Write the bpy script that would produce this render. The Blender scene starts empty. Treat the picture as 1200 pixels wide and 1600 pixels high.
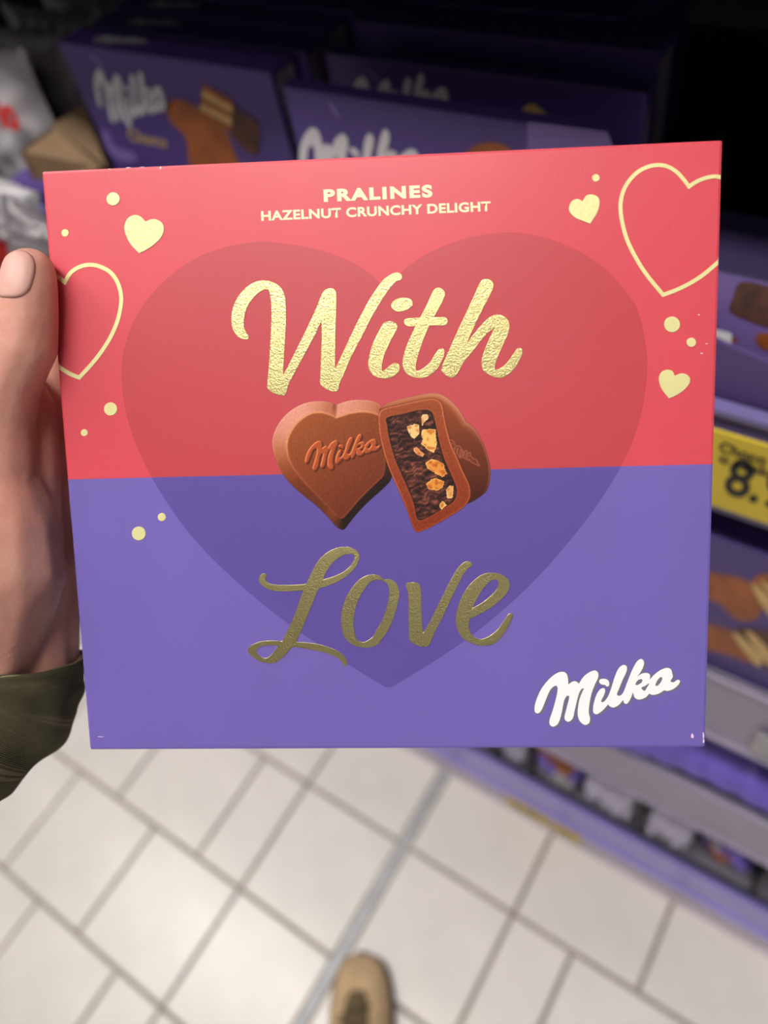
import bpy, bmesh, math, random
import numpy as np
from mathutils import Vector, Matrix

S = bpy.context.scene
COL = S.collection
# ------------------------------------------------------------------ camera, world, lamps, exposure
W_, H_, F_ = 1200.0, 1600.0, 1233.6                 # frame and focal length in pixels (measured from the tile joints)
RIGHT = Vector((0.83082797, 0.5319162, -0.16367661))
UP = Vector((-0.3502821, 0.72834036, 0.5889166))
FWD = Vector((-0.43246657, 0.4319554, -0.79144627))
CAM = Vector((0, 0, 1.38))
cd = bpy.data.cameras.new('camera'); cam = bpy.data.objects.new('camera', cd); COL.objects.link(cam)
cam.matrix_world = Matrix(((RIGHT.x, UP.x, -FWD.x, CAM.x), (RIGHT.y, UP.y, -FWD.y, CAM.y), (RIGHT.z, UP.z, -FWD.z, CAM.z), (0, 0, 0, 1)))
cd.sensor_fit = 'VERTICAL'; cd.sensor_height = 24.0; cd.lens = F_ / H_ * 24.0; cd.clip_start = 0.02
cd.dof.use_dof = True; cd.dof.focus_distance = 0.245; cd.dof.aperture_fstop = cd.lens / 4.6
S.camera = cam
w = bpy.data.worlds.new('store_air'); S.world = w; w.use_nodes = True
w.node_tree.nodes['Background'].inputs[0].default_value = (1.0, 0.97, 0.94, 1)
w.node_tree.nodes['Background'].inputs[1].default_value = 0.20
S.view_settings.view_transform = 'Standard'; S.view_settings.look = 'None'
S.view_settings.gamma = 1.0; S.view_settings.use_curve_mapping = False
S.view_settings.exposure = -0.03
LAMP_STRENGTH = 1.0
LAMP_ROWS = [(-0.35, -2.6, 0.8, 39.0), (-1.25, -1.4, 2.0, 4.0)]    # y of the row, first and last x, strength of its tubes

def ray(px, py):
    return RIGHT * ((px - 600) / F_) - UP * ((py - 800) / F_) + FWD
def at_y(px, py, y):                                 # the point of the plane y = const that a photo pixel shows
    d = ray(px, py); return CAM + d * (y / d.y)
def at_z(px, py, z):
    d = ray(px, py); return CAM + d * ((z - CAM.z) / d.z)
def at_d(px, py, dep):
    return CAM + ray(px, py) * dep

# ------------------------------------------------------------------ materials
def lin(c):
    return tuple(((v / 255) / 12.92 if v / 255 <= 0.04045 else ((v / 255 + 0.055) / 1.055) ** 2.4) for v in c[:3]) + (1,)
def mat(name, rgb, rough=0.5, metal=0.0, var=0.0, scale=40, bump=0.0, bscale=300, rgb2=None, coat=0.0, sss=0.0, trans=0.0, stretch=None, emit=0.0, spec=0.5):
    m = bpy.data.materials.new(name); m.use_nodes = True
    nt = m.node_tree; b = nt.nodes['Principled BSDF']
    b.inputs['Base Color'].default_value = lin(rgb); b.inputs['Roughness'].default_value = rough; b.inputs['Metallic'].default_value = metal
    b.inputs['Specular IOR Level'].default_value = spec
    b.inputs['Coat Weight'].default_value = coat; b.inputs['Coat Roughness'].default_value = 0.25
    if trans: b.inputs['Transmission Weight'].default_value = trans
    if sss:
        b.inputs['Subsurface Weight'].default_value = sss; b.inputs['Subsurface Radius'].default_value = (1.0, 0.35, 0.2); b.inputs['Subsurface Scale'].default_value = 0.004
    if emit:
        b.inputs['Emission Color'].default_value = lin(rgb); b.inputs['Emission Strength'].default_value = emit
    tc = nt.nodes.new('ShaderNodeTexCoord'); vec = tc.outputs['Object']
    if stretch:
        mp = nt.nodes.new('ShaderNodeMapping'); mp.inputs['Scale'].default_value = stretch
        nt.links.new(vec, mp.inputs['Vector']); vec = mp.outputs['Vector']
    if var or rgb2:
        n = nt.nodes.new('ShaderNodeTexNoise'); n.inputs['Scale'].default_value = scale; n.inputs['Detail'].default_value = 5
        nt.links.new(vec, n.inputs['Vector'])
        r = nt.nodes.new('ShaderNodeValToRGB')
        c2 = rgb2 if rgb2 else tuple(max(0, v * (1 - var)) for v in rgb)
        r.color_ramp.elements[0].position = 0.35; r.color_ramp.elements[1].position = 0.65
        r.color_ramp.elements[0].color = lin(c2); r.color_ramp.elements[1].color = lin(rgb)
        nt.links.new(n.outputs['Fac'], r.inputs['Fac']); nt.links.new(r.outputs['Color'], b.inputs['Base Color'])
    if bump:
        n2 = nt.nodes.new('ShaderNodeTexNoise'); n2.inputs['Scale'].default_value = bscale; n2.inputs['Detail'].default_value = 4
        nt.links.new(vec, n2.inputs['Vector'])
        bp = nt.nodes.new('ShaderNodeBump'); bp.inputs['Strength'].default_value = bump; bp.inputs['Distance'].default_value = 0.001
        nt.links.new(n2.outputs['Fac'], bp.inputs['Height']); nt.links.new(bp.outputs['Normal'], b.inputs['Normal'])
    return m

M = {}
M['tile'] = mat('glazed_tile', (234, 228, 221), 0.30, var=0.06, scale=6, bump=0.05, bscale=14)
M['grout'] = mat('grout', (164, 155, 145), 0.85, var=0.12, scale=60)
M['joint'] = mat('expansion_joint_sealant', (196, 197, 199), 0.5, var=0.1, scale=30)
M['jointline'] = mat('joint_metal_line', (158, 164, 172), 0.4, 0.3)
M['ceiling'] = mat('ceiling_panel', (96, 94, 92), 0.9, var=0.04)
M['lampbody'] = mat('lamp_housing', (220, 220, 220), 0.5)
M['red'] = mat('red_printed_carton', (214, 72, 85), 0.42, var=0.02, scale=8, bump=0.05, bscale=260, stretch=(5, 1, 1), coat=0.10)
M['redheart'] = mat('dark_red_print', (189, 62, 72), 0.42, bump=0.05, bscale=260, stretch=(5, 1, 1), coat=0.10)
M['purple'] = mat('purple_printed_carton', (112, 96, 176), 0.42, var=0.02, scale=8, bump=0.04, bscale=260, stretch=(5, 1, 1), coat=0.10)
M['purpleheart'] = mat('dark_purple_print', (90, 74, 152), 0.42, bump=0.04, bscale=260, stretch=(5, 1, 1), coat=0.10)
M['gold'] = mat('gold_foil', (200, 187, 130), 0.30, 1.0, bump=0.22, bscale=2400)
M['palegold'] = mat('pale_gold_print', (230, 223, 158), 0.38, 0.2, bump=0.2, bscale=700)
M['cream'] = mat('cream_ink', (250, 236, 190), 0.5)
M['white'] = mat('white_ink', (247, 245, 246), 0.45)
M['logoshade'] = mat('grey_logo_outline', (112, 106, 120), 0.5)
M['wear'] = mat('worn_white_board', (238, 205, 222), 0.8)
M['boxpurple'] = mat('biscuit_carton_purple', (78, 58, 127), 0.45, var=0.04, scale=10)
M['boxpale'] = mat('biscuit_carton_pale_purple', (124, 102, 170), 0.45, var=0.04)
M['boxside'] = mat('biscuit_carton_side_print', (150, 138, 160), 0.5, var=0.25, scale=120)
M['logogrey'] = mat('white_carton_logo', (204, 200, 204), 0.5)
M['goldscript'] = mat('gold_script_print', (190, 160, 96), 0.45)
M['cookie'] = mat('printed_chocolate_biscuit', (168, 92, 42), 0.5, var=0.18, scale=60)
M['cookiedark'] = mat('printed_dark_chocolate', (92, 52, 34), 0.5, var=0.25, scale=70)
M['wafer'] = mat('printed_wafer_cream', (216, 180, 116), 0.5, var=0.12, scale=80)
M['brownie'] = mat('printed_brownie', (66, 42, 40), 0.5, rgb2=(104, 62, 46), scale=150)
M['boxshade'] = mat('shaded_purple_carton', (40, 30, 66), 0.6)  # purple carton with the shelf's shade put into its colour
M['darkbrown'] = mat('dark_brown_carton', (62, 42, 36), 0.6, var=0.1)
M['kraft'] = mat('kraft_cardboard', (122, 96, 68), 0.8, var=0.06, scale=50)
M['steel'] = mat('shelf_steel', (112, 108, 120), 0.5, var=0.04)
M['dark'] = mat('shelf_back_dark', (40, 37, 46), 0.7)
M['railgrey'] = mat('grey_plastic_price_rail', (160, 150, 174), 0.35, var=0.03, scale=12)
M['raillilac'] = mat('lilac_plastic_price_rail', (112, 102, 152), 0.3, var=0.03, scale=12)
M['railpurple'] = mat('purple_plastic_rail', (148, 134, 222), 0.3, var=0.04, scale=14)
M['plinth'] = mat('greyish_lilac_plinth', (198, 186, 202), 0.4, var=0.06, scale=20)
M['tray'] = mat('dark_purple_carton_tray', (84, 66, 120), 0.5, var=0.03)
M['blackp'] = mat('black_plastic', (20, 17, 26), 0.5)
M['yellow'] = mat('yellow_price_tag', (214, 186, 48), 0.45, var=0.04, scale=40)
M['ink'] = mat('black_ink', (30, 28, 26), 0.6)
M['film'] = mat('purple_film', (122, 102, 204), 0.28, var=0.10, scale=24, bump=0.5, bscale=70)
M['filmgrey'] = mat('lilac_grey_film', (196, 188, 212), 0.3, var=0.08, scale=24, bump=0.5, bscale=60)
M['filmwhite'] = mat('white_glossy_film', (176, 172, 176), 0.25, var=0.1, scale=18, bump=0.6, bscale=60)
M['filmclear'] = mat('grey_crumpled_film', (84, 78, 82), 0.3, rgb2=(122, 116, 120), scale=22, bump=0.8, bscale=50)
M['redink'] = mat('red_lettering', (198, 38, 38), 0.45)
M['redpack'] = mat('red_film', (160, 30, 26), 0.35, var=0.1, scale=20)
M['skin'] = mat('hand_skin', (216, 164, 146), 0.48, rgb2=(200, 138, 122), scale=26, bump=0.25, bscale=420, sss=0.35)
M['nail'] = mat('thumb_nail', (216, 164, 152), 0.5, sss=0.2)
M['suede'] = mat('tan_suede', (206, 176, 134), 0.9, var=0.08, scale=50, bump=0.3, bscale=500)
M['suededark'] = mat('olive_brown_tongue', (112, 96, 66), 0.9, var=0.1, scale=50)
M['sole'] = mat('dark_rubber_sole', (92, 80, 64), 0.8)
M['lace'] = mat('dark_shoe_lace', (66, 54, 42), 0.9)

# knitted olive wool: ribs along the tube come from its UV
mk = mat('olive_knit', (136, 128, 96), 0.95, var=0.22, scale=60, spec=0.15)
nt = mk.node_tree; b = nt.nodes['Principled BSDF']
uvn = nt.nodes.new('ShaderNodeUVMap'); wv = nt.nodes.new('ShaderNodeTexWave'); wv.wave_type = 'BANDS'; wv.bands_direction = 'Y'
wv.inputs['Scale'].default_value = 17.0; wv.inputs['Distortion'].default_value = 1.2; wv.inputs['Detail'].default_value = 2
bp = nt.nodes.new('ShaderNodeBump'); bp.inputs['Strength'].default_value = 0.8; bp.inputs['Distance'].default_value = 0.0012
nt.links.new(uvn.outputs[0], wv.inputs['Vector']); nt.links.new(wv.outputs['Fac'], bp.inputs['Height']); nt.links.new(bp.outputs['Normal'], b.inputs['Normal'])
M['knit'] = mk

# ------------------------------------------------------------------ object helpers
def tag(o, label=None, cat=None, group=None, kind=None):
    if label: o['label'] = label
    if cat: o['category'] = cat
    if group: o['group'] = group
    if kind: o['kind'] = kind
    return o
def empty(name, mw, label=None, cat=None, group=None, kind=None):
    o = bpy.data.objects.new(name, None); COL.objects.link(o); o.empty_display_size = 0.02
    o.matrix_world = mw if isinstance(mw, Matrix) else Matrix.Translation(mw)
    return tag(o, label, cat, group, kind)
WORLD = {}
def root_inv(parent):
    m = Matrix.Identity(4); p = parent
    while p is not None:
        m = p.matrix_basis @ m; p = p.parent
    return m.inverted()
def mesh_obj(name, verts, faces, m, parent=None, smooth=False, local=False):
    """verts in world space; stored in the parent's space"""
    me = bpy.data.meshes.new(name)
    if parent is not None and not local:
        inv = root_inv(parent); verts = [inv @ Vector(v) for v in verts]
    me.from_pydata([tuple(v) for v in verts], [], faces); me.update()
    return link(name, me, m, parent, smooth)
def link(name, me, m, parent=None, smooth=False):
    for x in (m if isinstance(m, (list, tuple)) else [m]):
        if x: me.materials.append(x)
    if smooth: me.polygons.foreach_set('use_smooth', [True] * len(me.polygons))
    o = bpy.data.objects.new(name, me); COL.objects.link(o)
    if parent is not None: o.parent = parent
    return o
def bm_obj(name, bm, m, parent=None, smooth=False):
    if parent is not None: bm.transform(root_inv(parent))
    bmesh.ops.recalc_face_normals(bm, faces=bm.faces)
    me = bpy.data.meshes.new(name); bm.to_mesh(me); bm.free()
    return link(name, me, m, parent, smooth)
def add_box(bm, p0, p1, bev=0.0):
    x0, y0, z0 = p0; x1, y1, z1 = p1
    t = bmesh.new(); bmesh.ops.create_cube(t, size=1)
    bmesh.ops.scale(t, vec=(x1 - x0, y1 - y0, z1 - z0), verts=t.verts)
    bmesh.ops.translate(t, vec=((x0 + x1) / 2, (y0 + y1) / 2, (z0 + z1) / 2), verts=t.verts)
    if bev: bmesh.ops.bevel(t, geom=t.edges[:], offset=bev, segments=2, affect='EDGES', profile=0.6)
    me = bpy.data.meshes.new('tmp'); t.to_mesh(me); t.free(); bm.from_mesh(me); bpy.data.meshes.remove(me)
def box(name, p0, p1, m, parent=None, bev=0.0):
    bm = bmesh.new(); add_box(bm, p0, p1, bev); return bm_obj(name, bm, m, parent)

# ------------------------------------------------------------------ outlines (smooth closed curves, 'c' marks a sharp corner)
def smooth_outline(pts, closed=True, n=5):
    P = [Vector((p[0], p[1])) for p in pts]; cor = [len(p) > 2 for p in pts]; N = len(P); out = []
    for i in range(N if closed else N - 1):
        a, b_ = P[i], P[(i + 1) % N]
        p0 = P[i - 1] if (closed or i > 0) else a
        p3 = P[(i + 2) % N] if (closed or i + 2 < N) else b_
        L = (b_ - a).length
        def tang(u, v, w_):                           # finite-difference tangent scaled to this segment
            d = (w_ - u); s = (v - u).length + (w_ - v).length
            return d * (L / s) if s > 1e-9 else Vector((0, 0))
        m0 = (b_ - a) * 1.0 if cor[i] else tang(p0, a, b_)
        m1 = (b_ - a) * 1.0 if cor[(i + 1) % N] else tang(a, b_, p3)
        for k in range(n):
            t = k / n; t2 = t * t; t3 = t2 * t
            out.append(a * (2 * t3 - 3 * t2 + 1) + m0 * (t3 - 2 * t2 + t) + b_ * (-2 * t3 + 3 * t2) + m1 * (t3 - t2))
    if not closed: out.append(P[-1])
    return [(v.x, v.y) for v in out]
def tf(pts, s, ox, oy):
    return [(ox + p[0] / s, oy + p[1] / s) + tuple(p[2:]) for p in pts]
def fill_mesh(loops2d, extrude=0.0, bevel=0.0, offset=0.0):
    """flat filled shape with holes (2D curve), returned as mesh in its own xy plane, top at z = extrude"""
    cu = bpy.data.curves.new('c', 'CURVE'); cu.dimensions = '2D'; cu.fill_mode = 'BOTH' if extrude else 'FRONT'
    for lp in loops2d:
        sp = cu.splines.new('POLY'); sp.points.add(len(lp) - 1)
        for q, p in zip(sp.points, lp): q.co = (p[0], p[1], 0, 1)
        sp.use_cyclic_u = True
    cu.extrude = extrude; cu.bevel_depth = bevel; cu.bevel_resolution = 1; cu.offset = offset
    o = bpy.data.objects.new('c', cu); COL.objects.link(o); bpy.context.view_layer.update()
    me = bpy.data.meshes.new_from_object(o.evaluated_get(bpy.context.evaluated_depsgraph_get()))
    bpy.data.objects.remove(o); bpy.data.curves.remove(cu)
    return me
def text_mesh(s, offset=0.0, shear=0.0, spacing=1.0):
    cu = bpy.data.curves.new('t', 'FONT'); cu.body = s; cu.size = 1.0; cu.offset = offset; cu.shear = shear; cu.space_character = spacing
    o = bpy.data.objects.new('t', cu); COL.objects.link(o); bpy.context.view_layer.update()
    me = bpy.data.meshes.new_from_object(o.evaluated_get(bpy.context.evaluated_depsgraph_get()))
    bpy.data.objects.remove(o); bpy.data.curves.remove(cu)
    return me
def map_mesh(me, fn):
    for v in me.vertices: v.co = fn(v.co)
    me.update(); return me
def text_verts_fit(me):                                # normalise text to 0..1 in x and y
    xs = [v.co.x for v in me.vertices]; ys = [v.co.y for v in me.vertices]
    return min(xs), max(xs), min(ys), max(ys)

MILKA = [[(48,420),(60,360),(100,270),(160,195),(220,150),(265,142),(290,160),(300,200),(302,238,1),(325,220),(350,212),(370,220),(380,232,1),(420,175),(470,140),(505,132),(525,150),(525,185),(500,240),(475,310),(458,400),(455,450),(465,490),(458,525),(430,540),(400,525),(378,490),(372,440),(385,350),(410,285),(418,266),(400,272),(380,310),(350,430),(335,490),(305,516),(280,505),(273,480),(285,430),(305,350),(308,325),(292,322),(270,360),(250,460),(225,530),(190,553),(165,540),(160,510),(185,430),(210,340),(222,270),(215,248),(195,250),(165,280),(130,360),(100,430),(75,453),(54,445)],
 [(487,430),(492,380),(515,310),(545,270),(570,265),(578,285),(565,325),(548,360),(556,370),(575,360),(600,325),(622,270),(650,180),(680,115),(715,90),(740,102),(738,140),(710,200),(682,270),(666,312),(685,322),(710,303),(740,230),(780,130),(815,67),(845,45),(868,62),(865,100),(840,150),(815,182,1),(850,157),(890,150),(914,165),(912,200,1),(950,160),(1000,125),(1045,112),(1072,125),(1080,150),(1085,180),(1068,212),(1090,220),(1122,201),(1139,210),(1130,235),(1090,270),(1045,285),(1020,280,1),(980,305),(935,315),(908,306,1),(880,335),(830,350),(800,335),(787,295,1),(765,350),(740,382),(720,375),(713,352,1),(680,390),(640,410),(612,400),(600,386,1),(560,430),(515,460),(492,450)],
 [(538,200),(580,195),(605,212),(607,245),(590,252),(575,240),(555,238),(535,222)],
 [(805,238),(820,208),(848,196),(858,205),(848,225),(822,240)],
 [(850,262),(880,246),(908,228),(890,262),(872,285)],
 [(955,243),(970,205),(998,180),(1006,195),(990,228),(968,247)]]
MILKA_S = [smooth_outline(l) for l in MILKA]
def milka_loops(fn): return [[fn(*p) for p in l] for l in MILKA_S]

# ------------------------------------------------------------------ floor
floor = box('floor', (-4.5, -4.5, -0.08), (3.5, 2.0, -0.004), M['grout']); tag(floor, kind='structure')
floor['label'] = 'pale floor with square cream tiles and grey joints'
def tile_mesh(sx, sy):
    bm = bmesh.new(); add_box(bm, (0, 0, -0.008), (sx, sy, 0), 0.0012)
    me = bpy.data.meshes.new('floor_tile'); bm.to_mesh(me); bm.free(); me.materials.append(M['tile']); return me
G = 0.0075
t_full, t_half, t_exp = tile_mesh(0.2 - G, 0.2 - G), tile_mesh(0.1 - G, 0.2 - G), tile_mesh(0.195 - G, 0.2 - G)
rnd = random.Random(4)
def put_tile(me, x, y):
    o = bpy.data.objects.new('floor_tile', me); COL.objects.link(o); o.parent = floor
    o.location = (x + G / 2, y + G / 2, rnd.uniform(-0.0006, 0.0004))
for r in range(-7, 3):
    y = 0.183 + (r - 1) * 0.2                          # r=1 -> .183 ; r=0 -> -.017
    half = (r % 2 == 0)
    if r == 2: continue
    put_tile(t_exp, -0.553, y); put_tile(t_exp, -0.341, y)
    xl, xr = -0.553, -0.146
    if half:
        put_tile(t_half, xl - 0.1, y); xl -= 0.1
        put_tile(t_half, xr, y); xr += 0.1
    for k in range(6): put_tile(t_full, xl - 0.2 * (k + 1), y)
    for k in range(5): put_tile(t_full, xr + 0.2 * k, y)
box('expansion_joint', (-0.357, -3.0, -0.006), (-0.343, 0.40, -0.0010), M['joint'], floor)
box('joint_line', (-0.3515, -3.0, -0.006), (-0.3485, 0.40, -0.0005), M['jointline'], floor)
ceiling = box('ceiling', (-4.5, -4.5, 3.90), (3.5, 2.0, 4.0), M['ceiling']); tag(ceiling, kind='structure')
wall = box('wall_back', (-4.5, 1.1, -0.08), (3.5, 1.16, 3.9), M['ceiling']); tag(wall, kind='structure')

# ------------------------------------------------------------------ ceiling lamps (each gives its own light)
for i, (y, xa, xb, power) in enumerate(LAMP_ROWS):
    tube = mat('lamp_diffuser', (255, 250, 245), 0.5, emit=LAMP_STRENGTH * power)
    n = int(round((xb - xa) / 1.7))
    for k in range(n):
        x = xa + (k + 0.5) * (xb - xa) / n
        L = empty('ceiling_lamp', Vector((x, y, 3.3)), 'long white hanging lamp %s, outside the picture' % (('nearest the shelf, toward its left', 'nearest the shelf, toward its right')[k] if i == 0 else ('over the middle of the aisle, toward the left', 'over the middle of the aisle, toward the right')[k]), 'lamp', 'ceiling lamps over the aisle')
        box('housing', (x - 0.74, y - 0.16, 3.23), (x + 0.74, y + 0.16, 3.2985), M['lampbody'], L, 0.01)
        for q in (-0.6, 0.6): box('hanger', (x + q - 0.004, y - 0.004, 3.2985), (x + q + 0.004, y + 0.004, 3.8995), M['lampbody'], L)
        box('diffuser', (x - 0.70, y - 0.13, 3.215), (x + 0.70, y + 0.13, 3.232), tube, L)

# ------------------------------------------------------------------ shelving unit
YF = 0.326
SH = empty('shelving_unit', Vector((-0.3, 0.55, 0)), 'grey steel supermarket shelf with lilac price rails, behind the chocolate box', 'shelf')
X0, X1 = -2.2, 1.5
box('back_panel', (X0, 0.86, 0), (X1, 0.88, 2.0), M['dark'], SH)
for x in (X0, 0.62, X1): box('upright', (x, 0.80, 0), (x + 0.03, 0.86, 2.0), M['steel'], SH)
def rail(name, z0, z1, m, y=YF):
    bm = bmesh.new()
    add_box(bm, (X0, y, z0), (X1, y + 0.004, z1), 0.001)
    add_box(bm, (X0, y - 0.004, z0), (X1, y + 0.003, z0 + 0.006), 0.001)     # lower lip
    add_box(bm, (X0, y - 0.003, z1 - 0.005), (X1, y + 0.0055, z1), 0.001)     # upper lip
    return bm_obj(name, bm, m, SH)
rail('plinth', 0.0, 0.088, M['plinth'])
rail('price_rail', 0.092, 0.204, M['railpurple'], YF - 0.003)
rail('price_rail', 0.372, 0.487, M['railgrey'])
rail('price_rail', 0.630, 0.745, M['railgrey'])
rail('price_rail', 0.958, 1.043, M['raillilac'])
rail('price_rail', 1.255, 1.34, M['railgrey'])
for z in (0.205, 0.462, 0.722, 1.02, 1.33, 1.72):
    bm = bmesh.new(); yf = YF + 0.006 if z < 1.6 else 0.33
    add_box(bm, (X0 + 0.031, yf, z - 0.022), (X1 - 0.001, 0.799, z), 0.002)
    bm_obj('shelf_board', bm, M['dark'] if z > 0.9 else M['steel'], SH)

# ------------------------------------------------------------------ price tags
def text_on_plane(name, s, px, py, dxr, dyd, m, parent, y, offset=0.0, wid=None, shear=0.0):
    """text with its lower-left at pixel (px,py) on plane y; world width dxr, height dyd"""
    me = text_mesh(s, offset, shear); a, b_, c, d = text_verts_fit(me)
    o = at_y(px, py, y); inv = root_inv(parent)
    map_mesh(me, lambda v: inv @ Vector((o.x + (v.x - a) / (b_ - a) * dxr, y, o.z + (v.y - c) / (d - c) * dyd)))
    return link(name, me, m, parent)
T = empty('price_tag', Vector((-0.01, YF - 0.006, 0.958)), 'yellow shelf price tag printed 8.9 in the upper lilac rail', 'price tag')
box('card', (-0.072, YF - 0.0065, 0.966), (0.045, YF - 0.0045, 1.030), M['yellow'], T)
yt = YF - 0.0071
text_on_plane('price_print', '8.99', 1128, 770, 0.049, 0.034, M['ink'], T, yt, 0.02)
text_on_plane('small_print', 'Choco Brownie', 1122, 705, 0.060, 0.0085, M['ink'], T, yt, 0.02)
text_on_plane('small_print', 'o czekoladowe', 1122, 722, 0.062, 0.0085, M['ink'], T, yt, 0.02)
for (xa, xb, lab) in ((-0.226, -0.150, 'yellow shelf tag low on the plinth, the left one nearest the held box'), (-0.144, -0.098, 'shorter yellow shelf tag low on the plinth, right of the other')):
    T2 = empty('price_tag', Vector(((xa + xb) / 2, YF - 0.006, 0.03)), lab, 'price tag')
    box('card', (xa, YF - 0.0062, 0.032), (xb, YF - 0.0042, 0.078), M['yellow'], T2)
    text_me = text_mesh('3.49', 0.03); a, b_, c, d = text_verts_fit(text_me); inv = root_inv(T2)
    map_mesh(text_me, lambda v: inv @ Vector((xa + 0.01 + (v.x - a) / (b_ - a) * (xb - xa - 0.02), YF - 0.0066, 0.042 + (v.y - c) / (d - c) * 0.022)))
    link('price_print', text_me, M['ink'], T2)
T3 = empty('price_tag', Vector((0.045, YF - 0.006, 0.655)), 'white shelf label in the grey rail below the stacked biscuit cartons', 'price tag')
a = at_y(1185, 1160, YF - 0.006)
box('card', (a.x - 0.004, YF - 0.0062, 0.650), (a.x + 0.055, YF - 0.0042, 0.690), M['filmwhite'], T3)

# ------------------------------------------------------------------ biscuit cartons on the shelves
def poly_on_plane(name, pts, y, m, parent, sm=True):
    lp = [(p.x, p.z) for p in (at_y(q[0], q[1], y) for q in (smooth_outline(pts) if sm else pts))]
    me = fill_mesh([lp]); inv = root_inv(parent)
    map_mesh(me, lambda v: inv @ Vector((v.x, y, v.y)))
    return link(name, me, m, parent)
def logo_xz(parent, x, z, wid, y, rot=0.0, m=None, name='logo', tall=1.0):
    me = fill_mesh(MILKA_S); s = wid / 1090.0; inv = root_inv(parent); cr, sr = math.cos(rot), math.sin(rot)
    def f(v):
        u, t = (v.x - 48) * s, -(v.y - 540) * s * tall
        return inv @ Vector((x + u * cr - t * sr, y, z + u * sr + t * cr))
    return link(name, map_mesh(me, f), m or M['logogrey'], parent)
def carton(x0, x1, y0, dep, z0, z1, label, group=None, m=None):
    r = empty('biscuit_carton', Vector(((x0 + x1) / 2, y0 + dep / 2, z0)), label, 'biscuit box', group)
    box('carton_body', (x0, y0, z0), (x1, y0 + dep, z1), m or M['boxpurple'], r, 0.0012)
    return r
ZB = 1.0205
# left-hand carton with the wafer bars, and the ones behind it
def side_print(r, x1, y0, dep, z0, z1):
    box('side_print', (x1 - 0.0002, y0 + 0.004, z0 + 0.01), (x1 + 0.0003, y0 + dep - 0.004, z1 - 0.004), M['boxside'], r)
def top_logo(r, x, y, wid, z):
    me = fill_mesh(MILKA_S); s = wid / 1090.0; inv = root_inv(r)
    map_mesh(me, lambda v: inv @ Vector((x + (v.x - 48) * s, y - (v.y - 540) * s * 0.6, z)))
    link('logo', me, M['logogrey'], r)
lft = [('purple biscuit carton with wafer bars, front of the left row on the upper shelf'), ('purple biscuit carton second in the left row, behind the wafer carton'), ('purple biscuit carton third in the left row, in the dark'), ('purple biscuit carton at the back of the left row, almost black')]
for i in range(4):
    y0 = 0.3736 + i * 0.0275 + (0.001 if i else 0)
    xs = -0.5705 + (0.004, 0.011, 0.006, 0.01)[i] - 0.004
    r = carton(xs, xs + 0.203, y0, 0.026, ZB, 1.164, lft[i], None)
    side_print(r, xs + 0.203, y0, 0.026, ZB, 1.164)
    top_logo(r, xs + 0.03, y0 + 0.006, 0.05, 1.1643)
    if i == 0:
        yk = y0 - 0.0004
        o = at_y(143, 138, yk); e = at_y(250, 152, yk)
        logo_xz(r, o.x - 0.002, o.z - 0.023, (e.x - o.x) + 0.006, yk, -0.14, tall=1.4)
        me = text_mesh('Choco', 0.02, 0.3); a, b_, c, d = text_verts_fit(me); inv = root_inv(r)
        p = at_y(200, 212, yk); q = at_y(260, 224, yk)
        map_mesh(me, lambda v: inv @ Vector((p.x + (v.x - a) / (b_ - a) * (q.x - p.x), yk, p.z - 0.004 + (v.y - c) / (d - c) * 0.010 - (v.x - a) / (b_ - a) * (p.z - q.z))))
        link('script_print', me, M['goldscript'], r)
        poly_on_plane('swoosh_print', [(158, 206), (168, 204), (180, 228), (210, 240), (212, 252), (190, 252), (170, 238)], yk, M['boxpale'], r)
        poly_on_plane('swoosh_print', [(140, 85), (146, 86), (162, 108), (160, 112)], yk, M['boxpale'], r)
        poly_on_plane('biscuit_print', [(258, 166), (266, 157), (284, 156), (322, 176), (352, 202), (360, 222), (372, 262), (300, 262), (290, 215), (268, 192)], yk, M['cookie'], r)
        yk2 = yk - 0.0003
        poly_on_plane('biscuit_print', [(360, 160), (372, 170), (400, 190), (406, 204), (402, 240), (384, 236), (352, 196), (350, 178)], yk2, M['cookiedark'], r)
        for k in range(5):
            t0, t1 = k / 5, (k + 1) / 5
            A0, A1, B0, B1 = Vector((317, 130)), Vector((312, 182)), Vector((364, 158)), Vector((361, 205))
            a0, a1, b0, b1 = A0.lerp(A1, t0), A0.lerp(A1, t1), B0.lerp(B1, t0), B0.lerp(B1, t1)
            poly_on_plane('wafer_print', [tuple(a0), tuple(b0), tuple(b1), tuple(a1)], yk2 - 0.0001, M['wafer'] if k % 2 else M['cookie'], r, False)
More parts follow.
